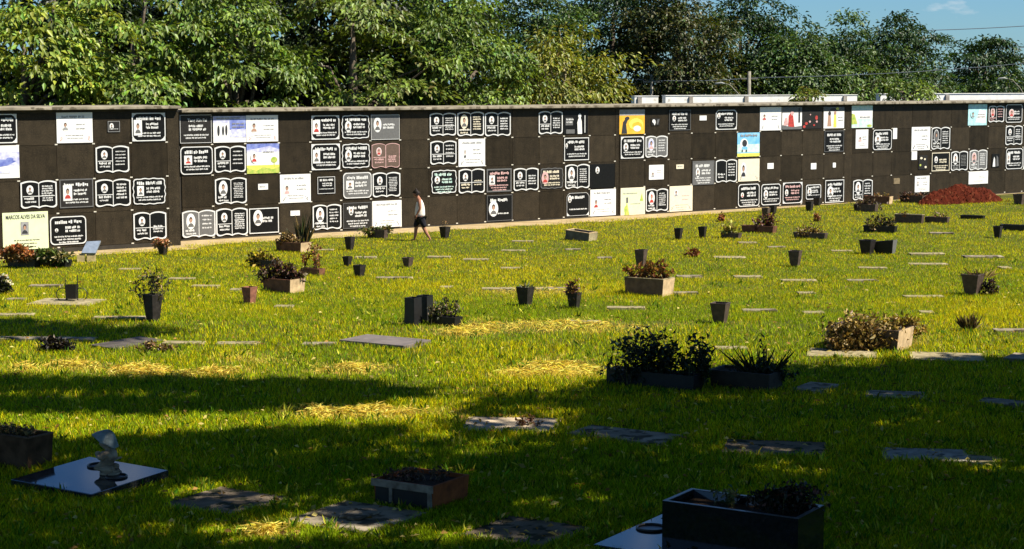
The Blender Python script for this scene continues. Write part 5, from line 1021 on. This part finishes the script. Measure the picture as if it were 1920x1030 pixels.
def blades(n, x0, x1, y0, y1, name, near, label):
    px, py = RNG.uniform(x0, x1, n), RNG.uniform(y0, y1, n)
    fx, fy = (px - 960) / F_PX, (515 - py) / F_PX; D = FWD[None] + fy[:, None] * UPV[None]; t = -H / D[:, 2]; X = fx * t; Y = D[:, 1] * t
    # keep off the wall, path and slabs
    q = (X - O[0]) * WN[0] + (Y - O[1]) * WN[1]; s = (X - O[0]) * WD[0] + (Y - O[1]) * WD[1]
    edge = 1.2 + .6 * noise2(s, s * 0, .9, 3) + np.where(s < sA1, OFF_A - .55, 0); edge = np.where(s > sB1, np.maximum(.1, edge * (1 - (s - sB1) * .075)), edge)
    q = q + np.where(RNG.random(n) < .12, .9, 0) * RNG.random(n)
    k = (q > edge) & ~in_slab(X, Y); px, py, X, Y = px[k], py[k], X[k], Y[k]; n = len(X); sc = F_PX / Y
    n1, n2, n3 = noise2(X, Y, 1.7, 11), noise2(X, Y, .45, 12), noise2(X, Y, 5.5, 13)
    dry = dry_amount(px, py); far = np.clip((Y - 30) / 25, 0, 1)
    hgt = (.045 + .028 * n1 + .036 * n2) * (1 - .30 * far) * (1 - .45 * dry) * (.6 + .7 * RNG.random(n)) * (1 + .45 * (RNG.random(n) < .03))
    wid = np.maximum(.011, .95 / sc) * (.8 + .5 * RNG.random(n)); yaw = RNG.random(n) * 2 * PI; lean = hgt * (.25 + .55 * RNG.random(n)) * (1 + dry)
    dx, dy = np.cos(yaw), np.sin(yaw); la = RNG.random(n) * 2 * PI; lx, ly = np.cos(la) * lean, np.sin(la) * lean
    p_y = np.clip(.11 + .62 * (n3 * .55 + n1 * .45 - .42) * 1.6 + .28 * far + .35 * (n2 - .5), 0.03, .9)
    r = RNG.random(n); c = np.where((r < p_y)[:, None], np.array([.68, .545, .010]), np.array([.235, .325, .008]))
    c = c * (1 + .42 * RNG.normal(size=(n, 1))).clip(.3, 2.0)
    r2 = RNG.random(n) < np.clip(dry * 1.15, .035, .97); c[r2] = np.array([.80, .57, .11]) * (1 + .25 * RNG.normal(size=(r2.sum(), 1))).clip(.5, 1.6)
    c = c.clip(.004, .8)
    B = np.stack([X, Y, np.full(n, -.006)], 1); sv = np.stack([dx, dy, dx * 0], 1) * (wid * .5)[:, None]; top = np.stack([X + lx, Y + ly, hgt], 1); md = np.stack([X + lx * .35, Y + ly * .35, hgt * .58], 1)
    if near:
        V = np.stack([B - sv, B + sv, md + sv * .8, md - sv * .8, top], 1).reshape(-1, 3); i = np.arange(n)[:, None] * 5
        return np_mesh(name, V, [i + np.array([[0, 1, 2, 3]]), i + np.array([[3, 2, 4]])], np.repeat(c, 5, 0), GRASSM)
    V = np.stack([B - sv, B + sv, top], 1).reshape(-1, 3); i = np.arange(n)[:, None] * 3
    return np_mesh(name, V, [i + np.array([[0, 1, 2]])], np.repeat(c, 3, 0), GRASSM)
GRASSM = leafmat('grass_blade', .35, .8, .03)
tag(blades(520000, -260, 2180, 600, 1100, 'grass', True, ''), kind='stuff')
tag(blades(560000, -200, 2120, 372, 602, 'grass_far', False, ''), kind='stuff')
# cut dry grass lying in heaps
Vs, Fs, Ts = [], [], []; off = 0
for x, y, a, b, s in DRYP:
    if s < .7: continue
    n = int(a * b * 1.5 * s); ang = RNG.random(n) * 2 * PI; rr = np.sqrt(RNG.random(n)) * 1.15; px, py = x + a * rr * np.cos(ang), y + b * rr * np.sin(ang)
    P3 = np.stack([G(u, v) for u, v in zip(px, py)]); k = ~in_slab(P3[:, 0], P3[:, 1]) & (dry_amount(px, py) > .55 + .35 * RNG.random(n)); P3, rr = P3[k], rr[k]; n = len(P3)
    P3[:, 2] = .015 + np.maximum(0, 1 - rr) * .09 * (.4 + 1.1 * noise2(P3[:, 0], P3[:, 1], .35, 21)) * RNG.random(n) ** .5 + .03
    D = RNG.normal(size=(n, 3)) * np.array([1, 1, .22]); tn = np.array([.82, .60, .13]) * (1 + .25 * RNG.normal(size=(n, 1))).clip(.45, 1.5)
    V, F, Tt = leaves(P3, D, RNG.normal(size=(n, 3)) + np.array([0, 0, 1.5]), .10 + .10 * RNG.random(n), np.full(n, .016), tn.clip(.01, .8), .02)
    Vs.append(V); Fs.append(F + off); Ts.append(Tt); off += len(V)
tag(np_mesh('dry_grass', np.concatenate(Vs), [np.concatenate(Fs)], np.concatenate(Ts), GRASSM), kind='stuff')

n = 2600; px, py = RNG.uniform(-100, 2020, n), 470 + 580 * RNG.random(n) ** .8
P3 = np.stack([G(u, v) for u, v in zip(px, py)]); P3[:, 2] = .035 + .045 * RNG.random(n); sl_ = in_slab(P3[:, 0], P3[:, 1]); P3[sl_, 2] = .075
q = (P3[:, 0] - O[0]) * WN[0] + (P3[:, 1] - O[1]) * WN[1]; P3 = P3[q > .5]; n = len(P3); tn = np.where((RNG.random(n) < .5)[:, None], np.array([.30, .17, .05]), np.array([.52, .42, .14])) * (1 + .3 * RNG.normal(size=(n, 1))).clip(.4, 1.6)
V, F, Tt = leaves(P3, RNG.normal(size=(n, 3)) * np.array([1, 1, .25]), RNG.normal(size=(n, 3)) * .5 + np.array([0, 0, 1.]), .06 + .06 * RNG.random(n), .035 + .03 * RNG.random(n), tn.clip(.01, .8), .15)
tag(np_mesh('leaf_litter', V, [F], Tt, GRASSM), kind='stuff')
n = 900; px, py = RNG.uniform(-100, 2020, n), 480 + 560 * RNG.random(n) ** .8; P3 = np.stack([G(u, v) for u, v in zip(px, py)]); P3 = P3[~in_slab(P3[:, 0], P3[:, 1])]
q = (P3[:, 0] - O[0]) * WN[0] + (P3[:, 1] - O[1]) * WN[1]; P3 = P3[q > 2.5]; n = len(P3); k = np.repeat(np.arange(n), 7); m_ = len(k); Q = P3[k] + RNG.normal(size=(m_, 3)) * np.array([.04, .04, 0]); Q[:, 2] = .02
V, F, Tt = leaves(Q, RNG.normal(size=(m_, 3)) * .55 + np.array([0, 0, 1.]), RNG.normal(size=(m_, 3)), .08 + .10 * RNG.random(m_), .018 + .02 * RNG.random(m_), jitter_tint((.10, .19, .015), m_, .3, (.42, .40, .05), .3), .1)
tag(np_mesh('weeds', V, [F], Tt, GRASSM), kind='stuff')
# ------------------------------------------------------------------ light, sky, camera
w = bpy.data.worlds.new('World'); S.world = w; w.use_nodes = True; nt = w.node_tree; N, L = nt.nodes, nt.links
sky = N.new('ShaderNodeTexSky'); sky.sky_type = 'NISHITA'; sky.sun_disc = False; sky.sun_elevation = SUN_EL; sky.sun_rotation = math.atan2(SUN[0], SUN[1])
sky.air_density = 1.0; sky.dust_density = .2; sky.ozone_density = 2.0; sky.altitude = 600
tc = N.new('ShaderNodeTexCoord'); mp = N.new('ShaderNodeMapping'); mp.inputs['Scale'].default_value = (22, 22, 60); L.new(tc.outputs['Generated'], mp.inputs['Vector'])
no = N.new('ShaderNodeTexNoise'); no.inputs['Scale'].default_value = 1.0; no.inputs['Detail'].default_value = 7; L.new(mp.outputs['Vector'], no.inputs['Vector'])
rp = N.new('ShaderNodeValToRGB'); rp.color_ramp.elements[0].position = .60; rp.color_ramp.elements[1].position = .76; L.new(no.outputs['Fac'], rp.inputs['Fac'])
tint = N.new('ShaderNodeMix'); tint.data_type = 'RGBA'; tint.blend_type = 'MULTIPLY'; tint.inputs['Factor'].default_value = 1; L.new(sky.outputs['Color'], tint.inputs['A']); tint.inputs['B'].default_value = (.44, .74, 1.08, 1)
cl = N.new('ShaderNodeMix'); cl.data_type = 'RGBA'; L.new(rp.outputs['Color'], cl.inputs['Factor']); L.new(tint.outputs['Result'], cl.inputs['A']); cl.inputs['B'].default_value = (8.2, 8.4, 8.6, 1)
L.new(cl.outputs['Result'], N['Background'].inputs['Color']); N['Background'].inputs['Strength'].default_value = SKYS
sl = bpy.data.lights.new('sun', 'SUN'); sl.energy = SUNE; sl.angle = R(.53); sl.color = (1, .93, .80); so = bpy.data.objects.new('sun', sl); COL.objects.link(so)
so.rotation_euler = Vector(SUN).to_track_quat('Z', 'Y').to_euler()
cam = bpy.data.cameras.new('camera'); cam.sensor_width = 36; cam.lens = 36 * F_PX / 1920; cam.clip_end = 3000; cam.clip_start = .1
co = bpy.data.objects.new('camera', cam); COL.objects.link(co); co.location = (0, 0, H); co.rotation_euler = (PI / 2 - PHI, 0, 0); S.camera = co
S.view_settings.view_transform = 'Standard'; S.view_settings.look = 'None'; S.view_settings.exposure = EXPO; S.view_settings.gamma = 1
S.cycles.max_bounces = 6; S.cycles.transparent_max_bounces = 4; S.cycles.use_denoising = True
